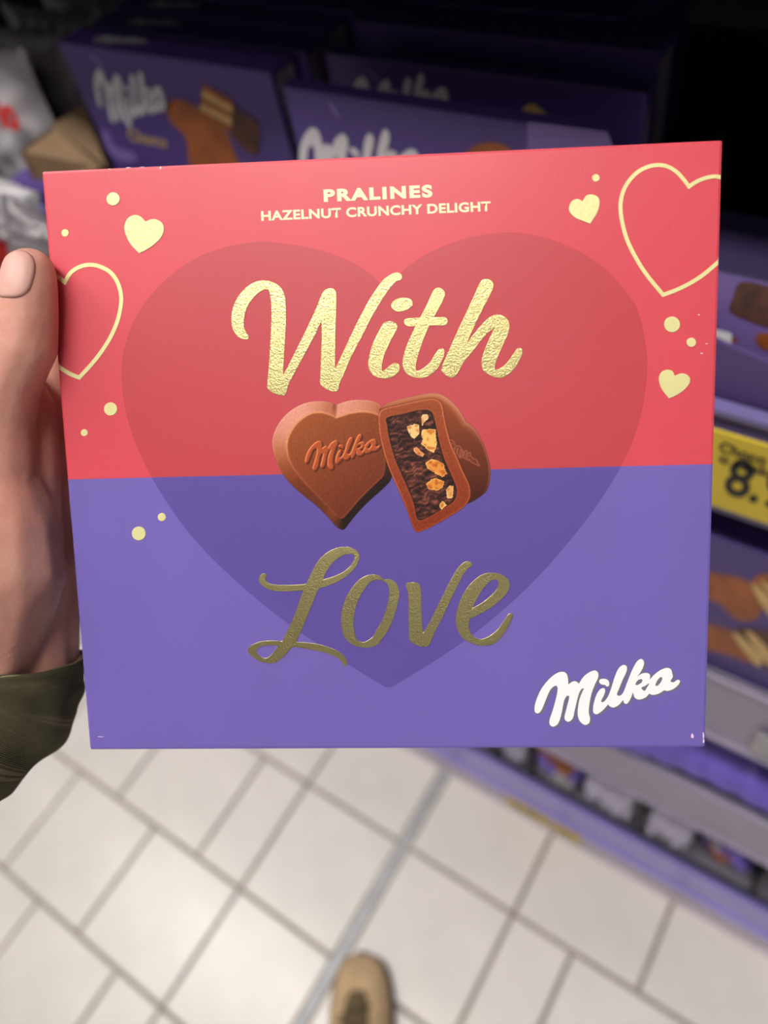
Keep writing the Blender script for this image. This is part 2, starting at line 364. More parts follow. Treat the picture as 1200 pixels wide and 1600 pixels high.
# middle row of three cartons
mid = ['purple biscuit carton with a large white logo, front of the middle row', 'purple biscuit carton standing second in the middle row, top of the logo showing', 'dark purple biscuit carton third in the middle row']
for i, (y0, x0) in enumerate(((0.36, -0.347), (0.402, -0.345), (0.45, -0.357))):
    r = carton(x0, x0 + 0.207, y0, (0.011, 0.011, 0.026)[i], ZB, 1.1645 - (0.003 if i == 2 else 0), mid[i], None)
    side_print(r, x0 + 0.207, y0, (0.011, 0.011, 0.026)[i], ZB, 1.16)
    yk = y0 - 0.0004
    if i == 0:
        logo_xz(r, at_y(462, 250, yk).x, 1.096, at_y(645, 215, yk).x - at_y(462, 250, yk).x + 0.004, yk, -0.08, tall=1.3)
        poly_on_plane('label_print', [(824, 190), (949, 206), (962, 240), (824, 240)], yk, M['boxpale'], r, False)
        poly_on_plane('biscuit_print', [(735, 232), (770, 222), (800, 236), (790, 260), (730, 260)], yk, M['cookie'], r)
        poly_on_plane('swoosh_print', [(512, 158), (518, 160), (530, 182), (526, 184)], yk, M['boxpale'], r)
    elif i == 1:
        wl = at_y(706, 150, yk).x - at_y(540, 150, yk).x
        logo_xz(r, at_y(540, 150, yk).x, at_y(668, 122, yk).z + 0.005 - 0.454 * wl * 1.25, wl, yk, -0.04, tall=1.25)
        poly_on_plane('wafer_print', [(816, 172), (832, 162), (862, 188), (856, 200), (820, 186)], yk, M['wafer'], r)
        poly_on_plane('swoosh_print', [(572, 106), (578, 108), (592, 126), (588, 128)], yk, M['boxpale'], r)
    else:
        logo_xz(r, x0 + 0.07, 1.115, 0.075, yk, -0.06)
# deeper in the shelf: one lying carton whose top closes the view
r = carton(-0.40, -0.19, 0.50, 0.13, ZB, 1.155, 'purple carton deep in the shelf behind the middle row', None)
# brownie cartons on the right of the upper shelf
r = carton(-0.108, 0.096, 0.347, 0.05, ZB, 1.1115, 'purple brownie carton lying in the dark tray above the price tag', None, M['boxshade'])  # body colour darkened to imitate shade on its top; front panel stays pale
box('front_print', (-0.107, 0.3467, ZB + 0.001), (0.095, 0.3472, 1.1105), M['boxpale'], r)
yk = 0.3464
poly_on_plane('brownie_print', [(1146, 462), (1152, 446), (1166, 440), (1215, 452), (1260, 470), (1260, 530), (1200, 512), (1170, 502), (1140, 486)], yk, M['brownie'], r)
poly_on_plane('crumb_print', [(1180, 528), (1190, 520), (1230, 530), (1230, 548), (1190, 545)], yk, M['cookie'], r)
poly_on_plane('crumb_print', [(1143, 528), (1148, 526), (1152, 530), (1150, 535), (1144, 534)], yk, M['cookie'], r)
poly_on_plane('label_print', [(1085, 514), (1140, 520), (1144, 532), (1138, 540), (1085, 534)], yk, M['white'], r)
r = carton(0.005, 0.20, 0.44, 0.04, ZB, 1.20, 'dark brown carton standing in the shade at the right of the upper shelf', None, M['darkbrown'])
TR = empty('carton_tray', Vector((0, 0.34, ZB)), 'dark purple card tray with a curved front in the upper shelf', 'tray')
bm = bmesh.new(); N = 24; xa, xb = -0.120, 0.112
vt = []
for i in range(N + 1):
    t = i / N; x = xa + (xb - xa) * t
    zt = 1.072 + 0.030 * abs(2 * t - 1) ** 2.2
    vt.append([bm.verts.new((x, yv, z)) for yv, z in ((0.334, ZB), (0.334, zt), (0.3365, zt), (0.3365, ZB))])
for i in range(N):
    for k in range(4): bm.faces.new((vt[i][k], vt[i + 1][k], vt[i + 1][(k + 1) % 4], vt[i][(k + 1) % 4]))
bm.faces.new(vt[0]); bm.faces.new(vt[-1][::-1])
bm_obj('tray_front', bm, M['tray'], TR)
box('tray_side', (xa, 0.3366, ZB), (xa + 0.002, 0.49, 1.10), M['tray'], TR); box('tray_side', (xb - 0.002, 0.3366, ZB), (xb, 0.49, 1.10), M['tray'], TR)
# stacked biscuit cartons in the shelf below
yk = 0.333
for i, (z0, z1, lab) in enumerate(((0.7225, 0.826, 'purple carton with chocolate wafer bars, lower of two stacked below the price tag'), (0.8265, 0.9165, 'purple carton with chocolate wafer bars, upper of two stacked below the price tag'))):
    r = carton(-0.092, 0.118, yk, 0.16, z0, z1, lab, None, M['boxpurple'])
    y2 = yk - 0.0004; dy = 0 if i else 1
    if i:
        poly_on_plane('biscuit_print', [(1060, 888), (1120, 896), (1158, 904), (1178, 918), (1192, 948), (1180, 968), (1150, 968), (1118, 940), (1060, 930)], y2, M['cookie'], r)
        poly_on_plane('biscuit_print', [(1172, 912), (1185, 899), (1205, 897), (1290, 930), (1300, 1000), (1230, 985), (1205, 965)], y2 - 0.0002, M['cookie'], r)
        poly_on_plane('wafer_print', [(1174, 914), (1181, 913), (1215, 950), (1214, 965), (1202, 962)], y2 - 0.0004, M['wafer'], r)
        poly_on_plane('wafer_print', [(1188, 908), (1196, 910), (1230, 940), (1230, 952), (1222, 950)], y2 - 0.0004, M['wafer'], r)
    else:
        poly_on_plane('biscuit_print', [(1060, 965), (1112, 976), (1140, 984), (1160, 1000), (1190, 1036), (1172, 1036), (1120, 1018), (1060, 1005)], y2, M['cookie'], r)
        poly_on_plane('biscuit_print', [(1150, 984), (1178, 982), (1215, 992), (1290, 1030), (1290, 1078), (1200, 1046), (1170, 1020)], y2 - 0.0002, M['cookiedark'], r)
        poly_on_plane('wafer_print', [(1145, 992), (1150, 988), (1190, 1028), (1188, 1042), (1180, 1038)], y2 - 0.0004, M['wafer'], r)
        poly_on_plane('wafer_print', [(1164, 986), (1174, 988), (1208, 1024), (1206, 1042), (1198, 1038)], y2 - 0.0004, M['wafer'], r)
    logo_xz(r, 0.055, z0 + 0.035, 0.05, y2, 0.05)

# ------------------------------------------------------------------ flow-packed bags
def bag(name, centre, ax, ay, L, Wd, Tk, label, cat, m, group=None, prints=(), seed=0, n=(44, 26), full=False):
    """pillow pack: ax along its length, ay across its width, both world unit vectors"""
    ax = Vector(ax).normalized(); ay = Vector(ay).normalized(); az = ax.cross(ay)
    rn = random.Random(seed); ph = [rn.uniform(0, 6.28) for _ in range(8)]
    nu, nv = n; top, bot = [], []; mats = [m]
    def thick(u, v):
        a_, b_ = max(0, 1 - abs(u / 0.90) ** 3.2) if abs(u) < 0.90 else 0, max(0, 1 - abs(v) ** 2.6)
        wr = 1 + 0.10 * math.sin(9 * u + 5 * v + ph[0]) + 0.07 * math.sin(14 * v - 6 * u + ph[1]) + 0.05 * math.sin(23 * u + ph[2]) * v
        if full: a_, b_ = (max(0, 1 - abs(u / 0.96) ** 7) if abs(u) < 0.96 else 0) ** 0.8, max(0, 1 - abs(v) ** 7) ** 0.8
        return Tk / 2 * (a_ ** 0.55) * (b_ ** 0.6) * wr + 0.0006
    V, F, MI = [], [], []
    for s in (1, -1):
        for i in range(nu + 1):
            for j in range(nv + 1):
                u, v = 2 * i / nu - 1, 2 * j / nv - 1
                wsh = 1 - 0.07 * math.cos(u * 1.5) * (1 if abs(u) < 0.9 else 0) + 0.012 * math.sin(20 * u + ph[3])
                zz = s * thick(u, v)
                if abs(u) >= 0.90: zz += 0.0012 * math.sin(40 * v) + 0.002 * math.sin(3 * v + ph[4])
                V.append(centre + ax * (u * L / 2) + ay * (v * Wd / 2 * wsh) + az * zz)
    K = (nu + 1) * (nv + 1)
    for s in (0, 1):
        for i in range(nu):
            for j in range(nv):
                a_ = s * K + i * (nv + 1) + j; q = (a_, a_ + nv + 1, a_ + nv + 2, a_ + 1)
                F.append(q if s == 0 else q[::-1])
                u, v = 2 * (i + .5) / nu - 1, 2 * (j + .5) / nv - 1; mi = 0
                if True:
                    for (cu_, cv_, ru, rv, pm) in prints:
                        if ((u - cu_) / ru) ** 2 + ((v - cv_) / rv) ** 2 < 1:
                            if pm not in mats: mats.append(pm)
                            mi = mats.index(pm)
                MI.append(mi)
    for i in range(nu):
        for j in (0, nv):
            a_ = i * (nv + 1) + j; F.append((a_, a_ + nv + 1, a_ + nv + 1 + K, a_ + K)); MI.append(0)
    for j in range(nv):
        for i in (0, nu):
            a_ = i * (nv + 1) + j; F.append((a_, a_ + 1, a_ + 1 + K, a_ + K)); MI.append(0)
    o = mesh_obj(name, V, F, mats, None, True); o.data.polygons.foreach_set('material_index', MI)
    bm = bmesh.new(); bm.from_mesh(o.data); bmesh.ops.recalc_face_normals(bm, faces=bm.faces); bm.to_mesh(o.data); bm.free()
    # origin at the pack's base
    base = Vector((centre.x, centre.y, min(v.z for v in V))); o.data.transform(Matrix.Translation(-base)); o.location = base
    return tag(o, label, cat, group)
# second shelf from below: large purple bags
bag('chocolate_bag', Vector((0.010, 0.421, 0.514)), (1, 0.05, 0), (0.02, 1, 0.03), 0.182, 0.20, 0.086, 'plump purple film bag on the grey rail shelf, right of the held box', 'bag', M['film'], seed=1)
bag('chocolate_bag', Vector((0.190, 0.425, 0.508)), (1, -0.05, 0), (0, 1, 0.03), 0.17, 0.20, 0.072, 'purple film bag at the right end of the grey rail shelf', 'bag', M['film'], seed=2)
bag('chocolate_bag', Vector((-0.185, 0.43, 0.508)), (1, 0.03, 0), (0, 1, 0.02), 0.185, 0.20, 0.072, 'purple film bag on the grey rail shelf, behind the held box', 'bag', M['film'], seed=3)
# bottom shelf
TB = empty('divider_tray', Vector((0, 0.42, 0.2055)), 'black plastic divider tray in the lowest shelf, in front of the bags', 'tray')
box('tray_lip', (-0.36, 0.330, 0.2055), (0.36, 0.333, 0.217), M['blackp'], TB, 0.0008)
for x in (-0.243, -0.187, -0.030, 0.125, 0.235):
    bm = bmesh.new(); pr = [(0.3335, 0.2056), (0.3335, 0.285), (0.338, 0.32), (0.352, 0.345), (0.38, 0.352), (0.50, 0.352), (0.50, 0.2056)]
    va = [bm.verts.new((x - 0.003, p[0], p[1])) for p in pr]; vb = [bm.verts.new((x + 0.003, p[0], p[1])) for p in pr]
    bm.faces.new(va); bm.faces.new(vb[::-1])
    for k in range(len(pr)): bm.faces.new((va[k], va[k - 1], vb[k - 1], vb[k]))
    bm_obj('divider', bm, M['blackp'], TB)
bot = [(-0.276, 0.058, M['filmgrey'], (), 'lilac grey film bag in the lowest shelf, left end behind the held box'),
       (-0.215, 0.046, M['filmgrey'], (), 'narrow lilac grey film bag between the two left dividers of the lowest shelf'),
       (-0.150, 0.066, M['film'], ((0.45, 0.1, 0.5, 0.9, M['cookie']), (-0.6, 0.0, 0.3, 0.8, M['filmwhite'])), 'purple bag with an orange biscuit print in the lowest shelf'),
       (-0.073, 0.078, M['filmgrey'], (), 'rounded lilac grey bag just left of the black divider in the lowest shelf'),
       (0.008, 0.062, M['filmgrey'], (), 'rounded lilac grey bag just right of the black divider in the lowest shelf')]
for k, (x, wd, m, pr, lab) in enumerate(bot):
    bag('sweet_bag', Vector((x, 0.390, 0.276)), (0, 0.04, 1), (1, 0, 0), 0.140, wd + 0.008, 0.102, lab, 'bag', m, None, pr, seed=20 + k, full=True)
bag('sweet_bag', Vector((0.084, 0.390, 0.272)), (1, 0, 0.02), (0, 0.35, 1), 0.078, 0.128, 0.092, 'purple bag with a white end lying right of the grey bags in the lowest shelf', 'bag', M['film'], None, ((-0.2, -0.55, 0.5, 0.22, M['cookie']), (-0.6, 0.1, 0.25, 0.6, M['filmwhite'])), seed=31)
bag('sweet_bag', Vector((0.180, 0.390, 0.272)), (1, 0, 0.02), (0, 0.35, 1), 0.098, 0.128, 0.092, 'purple bag with a yellow end at the right of the lowest shelf', 'bag', M['film'], None, ((-0.55, 0.0, 0.28, 0.7, M['yellow']),), seed=32)

# ------------------------------------------------------------------ packs at the left edge
KT = empty('cardboard_tray', Vector((-0.60, 0.40, ZB)), 'brown cardboard display tray with an open flap, left of the wafer carton', 'tray')
def slab(name, pts, th, m, parent):
    P = [Vector(p) for p in pts]; nrm = (P[1] - P[0]).cross(P[2] - P[0]).normalized() * th
    n = len(P); V = P + [p + nrm for p in P]
    F = [tuple(range(n)), tuple(range(2 * n - 1, n - 1, -1))] + [(i, (i + 1) % n, (i + 1) % n + n, i + n) for i in range(n)]
    bm = bmesh.new(); vs = [bm.verts.new(v) for v in V]
    for f in F: bm.faces.new([vs[k] for k in f])
    return bm_obj(name, bm, m, parent)
pA = at_y(85, 196, 0.372); pB = at_y(131, 164, 0.395); pC = at_y(168, 256, 0.3715); pD = at_y(30, 236, 0.340); pE = at_y(60, 300, 0.336); pF = at_y(160, 270, 0.3715)
slab('tray_side', [pA, pB, Vector((pB.x, 0.396, ZB)), Vector((pA.x, 0.372, ZB))], 0.0025, M['kraft'], KT)
slab('tray_side', [pA, pB, at_y(167, 262, 0.3715)], 0.002, M['kraft'], KT)
slab('flap', [pA, at_y(158, 262, 0.362), pE, pD], 0.0025, M['kraft'], KT)
box('tray_base', (-0.600, 0.374, ZB), (-0.575, 0.56, ZB + 0.003), M['kraft'], KT)
# white packs with red lettering
def pack(c, ax, ay, L, Wd, Tk, lab, m, seed, prints=()):
    return bag('sweet_pack', Vector(c), ax, ay, L, Wd, Tk, lab, 'pack', m, None, prints, seed=seed)
for k, (lab, m) in enumerate((('white glossy pack with red letters lo, at the left edge of the upper shelf', M['filmwhite']), ('grey film pack right behind the white lettered pack', M['filmclear']), ('dim grey pack third from the front at the far left', M['filmclear']), ('dark grey pack deepest in the far left row', M['filmclear']))):
    c = Vector((-0.690 + 0.008 * k, 0.372 + 0.036 * k, ZB + 0.067))
    o = pack(c, (1, 0.05, 0), (0, 0.10, 1), 0.125, 0.128, 0.032, lab, m, 40 + k)
    if k == 0:
        me = text_mesh('lo', 0.05, 0.25); a, b_, cc, d = text_verts_fit(me); inv = root_inv(o)
        p0, p1 = at_y(3, 195, 0.351), at_y(37, 205, 0.351)
        map_mesh(me, lambda v: inv @ Vector((p0.x + (v.x - a) / (b_ - a) * (p1.x - p0.x), 0.3515 + 0.1 * ((v.y - cc) / (d - cc) - 0.3) * 0.03, p0.z - 0.003 + (v.y - cc) / (d - cc) * 0.030)))
        lo = link('lettering', me, M['redink'], o)
PC = carton(-0.665, -0.600, 0.331, 0.030, ZB, 1.062, 'small purple carton under the cardboard flap at the left', None, M['boxpurple'])
bag('sweet_pack', at_y(4, 330, 0.300), (1, 0.1, -0.25), (0.2, 0.25, 1), 0.085, 0.062, 0.030, 'crumpled white film pack leaning out at the left of the held box', 'pack', M['filmwhite'], seed=51)
bag('sweet_pack', at_y(70, 385, 0.290), (1, 0.1, -0.5), (0.3, 0.35, 1), 0.075, 0.055, 0.030, 'grey crumpled film pack low at the left of the held box', 'pack', M['filmclear'], seed=52)
bag('sweet_pack', at_y(-8, 385, 0.285), (0.45, 0.1, -1), (0.9, 0.3, 0.4), 0.095, 0.036, 0.024, 'red film pack at the left edge above the thumb', 'pack', M['redpack'], seed=53)

# ------------------------------------------------------------------ the box in the hand
D0 = 0.2 / 0.8446561
cTL, cTR = at_d(65, 267, D0), at_d(1130, 218, D0 * 0.95307664)
cBR, cBL = at_d(1102, 1168, D0 * 1.0587795), at_d(140, 1172, D0 * 1.10570285)
EX = (cTR - cTL + cBR - cBL).normalized(); EZ = (cTL - cBL + cTR - cBR); EZ = (EZ - EX * EZ.dot(EX)).normalized(); EY = EZ.cross(EX)   # EY points away from the camera
BW = ((cTR - cTL).length + (cBR - cBL).length) / 2; BH = ((cTL - cBL).length + (cTR - cBR).length) / 2; BT = 0.020
ctr = (cTL + cTR + cBR + cBL) / 4
org = ctr - EZ * (BH / 2) + EY * (BT / 2)
BXM = Matrix(((EX.x, EY.x, EZ.x, org.x), (EX.y, EY.y, EZ.y, org.y), (EX.z, EY.z, EZ.z, org.z), (0, 0, 0, 1)))
BX = empty('praline_box', BXM, 'red and purple praline gift box with gold lettering held in front of the shelf', 'chocolate box')
BINV = BXM.inverted()
def face(px, py):                                     # photo pixel -> (x, z) on the box front, box's own metres
    d = ray(px, py); t = (ctr - CAM).dot(EY) / d.dot(EY); l = BINV @ (CAM + d * t); return (l.x, l.z)
FRONT = -BT / 2
def on_front(me, lift):                               # mesh in (x, z-of-box, height) -> box space
    return map_mesh(me, lambda v: Vector((v.x, FRONT - lift - v.z, v.y)))
def decal(name, loops_px, m, lift, extrude=0.0, bevel=0.0, offset=0.0):
    me = fill_mesh([[face(*p) for p in lp] for lp in loops_px], extrude, bevel, offset)
    return link(name, on_front(me, lift), m, BX)
bm = bmesh.new(); add_box(bm, (-BW / 2, -BT / 2, 0), (BW / 2, BT / 2, BH), 0.0009)
zs = (face(120, 749)[1] + face(1115, 725)[1]) / 2
bmesh.ops.bisect_plane(bm, geom=bm.verts[:] + bm.edges[:] + bm.faces[:], plane_co=(0, 0, zs), plane_no=(0, 0, 1))
for f in bm.faces: f.material_index = 1 if f.calc_center_median().z > zs else 0
me = bpy.data.meshes.new('carton_body'); bm.to_mesh(me); bm.free(); link('carton_body', me, [M['purple'], M['red']], BX)
# the large tone-on-tone heart
heart = [(603, 452, 1), (575, 425), (535, 403), (480, 386), (400, 378), (320, 397), (260, 436), (215, 490), (194, 545), (190, 590), (197, 645), (215, 700), (250, 768), (310, 850), (407, 941), (500, 1009), (596, 1070), (607, 1074), (620, 1069), (726, 1001), (820, 922), (900, 833), (955, 755), (990, 685), (1007, 620), (1011, 557), (997, 486), (978, 456), (951, 425), (915, 398), (860, 374), (800, 363), (730, 372), (670, 395), (632, 421)]
hp = smooth_outline(heart, n=6); hl = [face(*p) for p in hp]
def clip(lp, zc, above):
    out = []
    for i in range(len(lp)):
        a, b_ = lp[i], lp[(i + 1) % len(lp)]; ia, ib = (a[1] > zc) == above, (b_[1] > zc) == above
        if ia: out.append(a)
        if ia != ib:
            t = (zc - a[1]) / (b_[1] - a[1]); out.append((a[0] + t * (b_[0] - a[0]), zc))
    return out
link('heart_print', on_front(fill_mesh([clip(hl, zs, True)]), 0.00004), M['redheart'], BX)
link('heart_print', on_front(fill_mesh([clip(hl, zs, False)]), 0.00004), M['purpleheart'], BX)

# lettering, traced from enlargements
Wl = tf([(187,560),(178,578),(150,578),(110,560),(75,520),(57,460),(57,400),(75,320),(120,240),(190,170),(260,140),(330,138),(390,160),(435,200),(458,260),(465,340),(465,480),(455,640),(443,850,1),(500,740),(600,540),(690,350),(725,260),(750,215),(790,195),(825,200),(842,230),(840,400),(836,600),(833,805,1),(900,660),(1000,450),(1090,280),(1150,190)], 4.8, 350, 410) \
   + tf([(120,140),(175,95),(225,73),(260,85),(268,110),(255,128),(230,135),(190,175),(130,260),(70,360),(0,495)], 4.615, 570, 410) \
   + tf([(960,700),(890,860),(868,910),(862,945),(845,968),(800,965),(750,940),(720,905),(722,860),(728,700),(732,580),(731,440,1),(690,530),(600,700),(520,850),(485,915),(470,975),(450,997),(410,995),(360,975),(325,940),(325,910),(335,800),(348,600),(355,450),(355,320),(345,240),(335,210),(320,203),(290,210),(240,245),(190,310),(160,380),(150,450),(155,500),(170,528)], 4.8, 350, 410)
c2 = lambda p: tf(p, 4.615, 570, 410)
il = c2([(150,430),(190,424),(225,440),(235,470),(220,505),(180,580),(145,660),(125,740),(124,783,1),(140,780),(180,745),(215,725),(245,735),(252,765),(235,800),(190,830),(140,838),(80,825),(40,790),(25,740),(35,660),(65,570),(105,490),(128,448)])
idot = c2([(188,315),(205,280),(250,258),(310,257),(343,280),(343,310),(310,340),(260,355),(212,348)])
tl = c2([(495,205),(520,183),(555,190),(577,220),(572,255),(540,320),(500,395,1),(580,395),(597,415),(592,445),(570,456),(468,455,1),(430,540),(390,650),(370,730),(372,780),(410,770),(470,720),(515,650),(540,622),(565,622),(575,645),(560,700),(520,770),(460,820),(400,835),(330,820),(290,790),(272,740),(280,670),(310,580),(365,460,1),(310,460),(285,440),(288,410),(320,402),(400,398,1),(450,300)])
hl_ = c2([(830,150),(855,122),(890,120),(920,140),(928,170),(910,220),(850,340),(790,460),(735,585,1),(800,500),(870,420),(930,380),(980,378),(1025,405),(1043,450),(1035,505),(1000,590),(960,680),(940,740),(938,770),(970,765),(1020,730),(1070,660),(1100,620),(1125,618),(1137,640),(1120,700),(1075,770),(1010,825),(960,832),(900,815),(855,780),(840,730),(850,670),(890,570),(935,475,1),(900,495),(840,560),(780,640),(720,710),(680,780),(655,820),(625,832),(580,812),(553,780),(555,755),(600,650),(690,450),(770,280)])
c3 = lambda p: tf(p, 5.4545, 380, 845)
c4 = lambda p: tf(p, 5.217, 590, 845)
Ll = c3([(200,290),(180,278),(150,290),(135,325),(145,360),(190,400),(260,425),(350,430),(450,427),(512,422,1),(480,510),(430,650),(380,760),(332,855,1),(240,850),(150,858),(90,880),(50,910),(38,940),(60,970),(110,1010),(170,1035),(230,1042),(280,1035),(340,990),(418,905,1),(500,912),(620,935),(720,960),(790,990),(840,1030),(855,1060),(870,1068),(885,1055),(885,1020),(860,980),(810,940),(740,910),(640,880),(550,868),(447,862,1),(490,780),(560,610),(600,510),(645,405,1),(700,390),(800,350),(900,285),(960,220),(992,150),(985,105),(950,72),(890,52),(820,55),(750,80),(690,120),(640,170),(600,235),(560,320),(536,368,1),(450,374),(350,376),(250,370),(205,350),(190,325)])
Lh1 = c3([(680,330,1),(710,260),(760,190),(820,140),(870,117),(920,112),(945,125),(945,160),(920,205),(860,260),(780,300)])
Lh2 = c3([(300,895,1),(240,890),(170,895),(125,915),(113,935),(130,970),(165,995),(200,997),(240,970)])
ol = c3([(1188,322,1),(1160,295),(1110,287),(1040,300),(970,350),(900,440),(855,540),(835,650),(840,740),(860,810),(900,860),(960,895),(1040,910),(1110,900),(1160,875)]) + c4([(10,835),(80,740),(140,600),(172,470),(175,400),(150,345),(110,315),(48,314,1)])
oh = c3([(1190,335),(1120,335),(1070,365),(1010,450),(960,560),(942,680),(950,780),(970,840),(1010,862),(1050,855),(1110,810)]) + c4([(0,710),(40,640),(75,540),(95,430),(90,375),(75,345),(42,327)])
vl = c4([(230,370),(240,345),(290,338),(330,345),(350,380),(357,450),(360,600),(365,700),(373,750,1),(420,670),(500,510),(600,310),(660,215),(710,172),(745,168),(770,185),(765,205),(730,230),(690,290),(620,430),(540,600),(470,740),(430,830),(410,858),(360,862),(310,848),(262,810),(256,760),(252,600),(250,450),(242,395)])
el = c4([(1075,592),(1100,598),(1102,615),(1070,690),(1010,780),(950,835),(870,855),(790,843),(710,805),(660,745),(638,670),(645,580),(680,470),(740,370),(820,295),(890,262),(960,262),(1030,285),(1070,325),(1077,370),(1050,430),(980,500),(880,570),(750,637,1),(745,700),(765,760),(810,795),(860,798),(920,770),(980,720),(1030,650),(1060,605)])
eh = c4([(770,550,1),(800,490),(850,405),(900,345),(945,315),(975,320),(985,350),(970,395),(920,450),(850,505)])
FO = dict(lift=0.00005, extrude=0.00008, bevel=0.00007)
for loops in ([Wl], [il], [idot], [tl], [hl_], [Ll, Lh1, Lh2], [ol, oh], [vl], [el, eh]):
    decal('gold_letter', [smooth_outline(l) for l in loops], M['gold'], offset=-0.00006, **FO)
# gold hearts, dots and outlined hearts
c6 = lambda p: tf(p, 4.615, 60, 200)
c8 = lambda p: tf(p, 3.636, 860, 200)
for h in (c6([(773,678,1),(735,640),(690,630),(645,655),(622,715),(635,775),(665,835),(727,903,1),(775,880),(840,835),(890,780),(905,730),(890,685),(850,662),(810,662)]),
          c8([(183,418,1),(205,385),(238,380),(270,395),(278,425),(265,480),(225,543,1),(190,530),(140,508),(110,475),(108,445),(125,415),(155,405)]),
          c8([(706,1410,1),(690,1382),(660,1375),(630,1390),(617,1425),(632,1480),(672,1535,1),(710,1520),(755,1490),(788,1450),(790,1420),(770,1400),(740,1396)])):
    decal('gold_heart', [smooth_outline(h)], M['palegold'], **FO)
for (x, y, r_) in ((177, 311, 10), (102, 364, 5.5), (173, 639, 10), (132, 676, 5.2), (253, 808, 6), (217, 833.5, 10.5), (931, 278, 5.5), (1050, 507, 12), (1080, 535, 7)):
    decal('gold_dot', [[(x + r_ * math.cos(a), y + r_ * math.sin(a)) for a in [k * math.tau / 28 for k in range(28)]]], M['palegold'], **FO)
def strokes(pts, wd):
    """an outlined shape as one closed band per smooth run, mitred where two runs meet at a sharp corner"""
    runs, cur = [], []
    for p in pts:
        cur.append(p[:2])
        if len(p) > 2: runs.append(cur); cur = [p[:2]]
    runs.append(cur)
    runs = [[Vector(q) for q in smooth_outline(r_, closed=False, n=6)] for r_ in runs]; out = []
    for ri, c in enumerate(runs):
        c = [c[0]] + [q for q in c[1:-1] if not ((ri and (q - c[0]).length < wd * 1.3) or (ri + 1 < len(runs) and (q - c[-1]).length < wd * 1.3))] + [c[-1]]
        Lf, Rt = [], []
        for i, p in enumerate(c):
            a = (p - c[i - 1]).normalized() if i else ((runs[ri - 1][-1] - runs[ri - 1][-2]).normalized() if ri else None)
            b_ = (c[i + 1] - p).normalized() if i + 1 < len(c) else ((runs[ri + 1][1] - runs[ri + 1][0]).normalized() if ri + 1 < len(runs) else None)
            a = a or b_; b_ = b_ or a
            n1, n2 = Vector((-a.y, a.x)), Vector((-b_.y, b_.x)); m_ = (n1 + n2).normalized(); k = 1 / max(0.4, m_.dot(n1))
            Lf.append(tuple(p + m_ * (wd / 2 * k))); Rt.append(tuple(p - m_ * (wd / 2 * k)))
        out.append(Lf + Rt[::-1])
    return out
def outline_heart(pts, wd):
    bmj = bmesh.new()
    for lp in strokes(pts, wd):
        me = fill_mesh([[face(*p) for p in lp]], 0.00008); bmj.from_mesh(me)
    me = bpy.data.meshes.new('gold_heart_outline'); bmj.to_mesh(me); bmj.free()
    on_front(me, 0.00005)
    for v in me.vertices: v.co.x = max(-BW / 2 + 0.0004, min(BW / 2 - 0.0004, v.co.x))
    return link('gold_heart_outline', me, M['palegold'], BX)
rh = c8([(980,281),(930,276),(880,285),(830,305),(787,333,1),(750,285),(710,245),(660,218),(610,211),(550,222),(490,255),(440,310),(410,370),(398,440),(405,520),(430,620),(470,710),(540,825),(640,948,1),(720,918),(800,878),(870,832),(930,782),(974,742)])
outline_heart(rh, 6.2)
c3b = lambda p: tf(p, 4.0, 0, 370)
lh = c3b([(344,243),(370,256),(406,284,1),(440,228),(490,192),(555,175),(620,184),(690,222),(735,285),(758,370),(752,455),(730,540),(690,630),(640,710),(580,788),(496,880,1),(450,862),(400,834),(348,796)])
outline_heart(lh, 6.2)
# the two lines of small print
def front_text(name, s, pA, pB, hpx, m, lift, offset=0.0, spacing=1.0):
    me = text_mesh(s, offset, 0, spacing); a, b_, c, d = text_verts_fit(me); A, B = Vector(pA), Vector(pB); u = (B - A); nrm = Vector((u.y, -u.x)).normalized()
    def f(v):
        q = A + u * ((v.x - a) / (b_ - a)) + nrm * (hpx * (v.y - c) / (d - c)); x, z = face(q.x, q.y); return Vector((x, FRONT - lift, z))
    return link(name, map_mesh(me, f), m, BX)
front_text('small_lettering', 'PRALINES', (506, 316), (676, 308.5), 20, M['cream'], 0.0001, 0.05, 1.22)
front_text('small_lettering', 'HAZELNUT CRUNCHY DELIGHT', (408.5, 345.5), (767, 330), 15.5, M['cream'], 0.0001, 0.034, 1.06)
# white logo with its grey edge
lg = milka_loops(lambda x, y: (825 + x / 4.8, 1020 + y / 4.8))
bmj = bmesh.new()
for k, (dx, dy) in enumerate([(3.3, 2.3), (2.6, 1.8), (1.9, 1.3), (1.2, 0.9)] + [(1.3 * math.cos(a), 1.3 * math.sin(a)) for a in [q * math.tau / 8 for q in range(8)]]):
    me = fill_mesh([[face(p[0] + dx, p[1] + dy) for p in l] for l in lg[:3]]); map_mesh(me, lambda v: Vector((v.x, v.y, 0.000001 * k))); bmj.from_mesh(me)
me = bpy.data.meshes.new('logo_outline'); bmj.to_mesh(me); bmj.free(); link('logo_outline', on_front(me, 0.00005), M['logoshade'], BX)
decal('logo', lg, M['white'], 0.00009)
# scuffed board at the corners
rw = random.Random(8)
def scuff(x, y, rx, ry):
    pts = [(x + rx * rw.uniform(0.4, 1) * math.cos(a), y + ry * rw.uniform(0.4, 1) * math.sin(a)) for a in [k * math.tau / 9 for k in range(9)]]
    decal('scuff', [pts], M['wear'], 0.00006)
for q in ((1082, 1150, 3.5, 6), (1099, 1149, 2.0, 7), (1099, 1158, 2, 4), (200, 262, 8, 0.9), (222, 261, 6, 0.8), (251, 262, 2.2, 3), (171, 264, 3, 0.9), (157, 1151, 8, 0.8), (1092, 492, 3, 1.2), (1104, 537, 3, 1), (1096, 552, 3, 1.4)):
    scuff(*q)

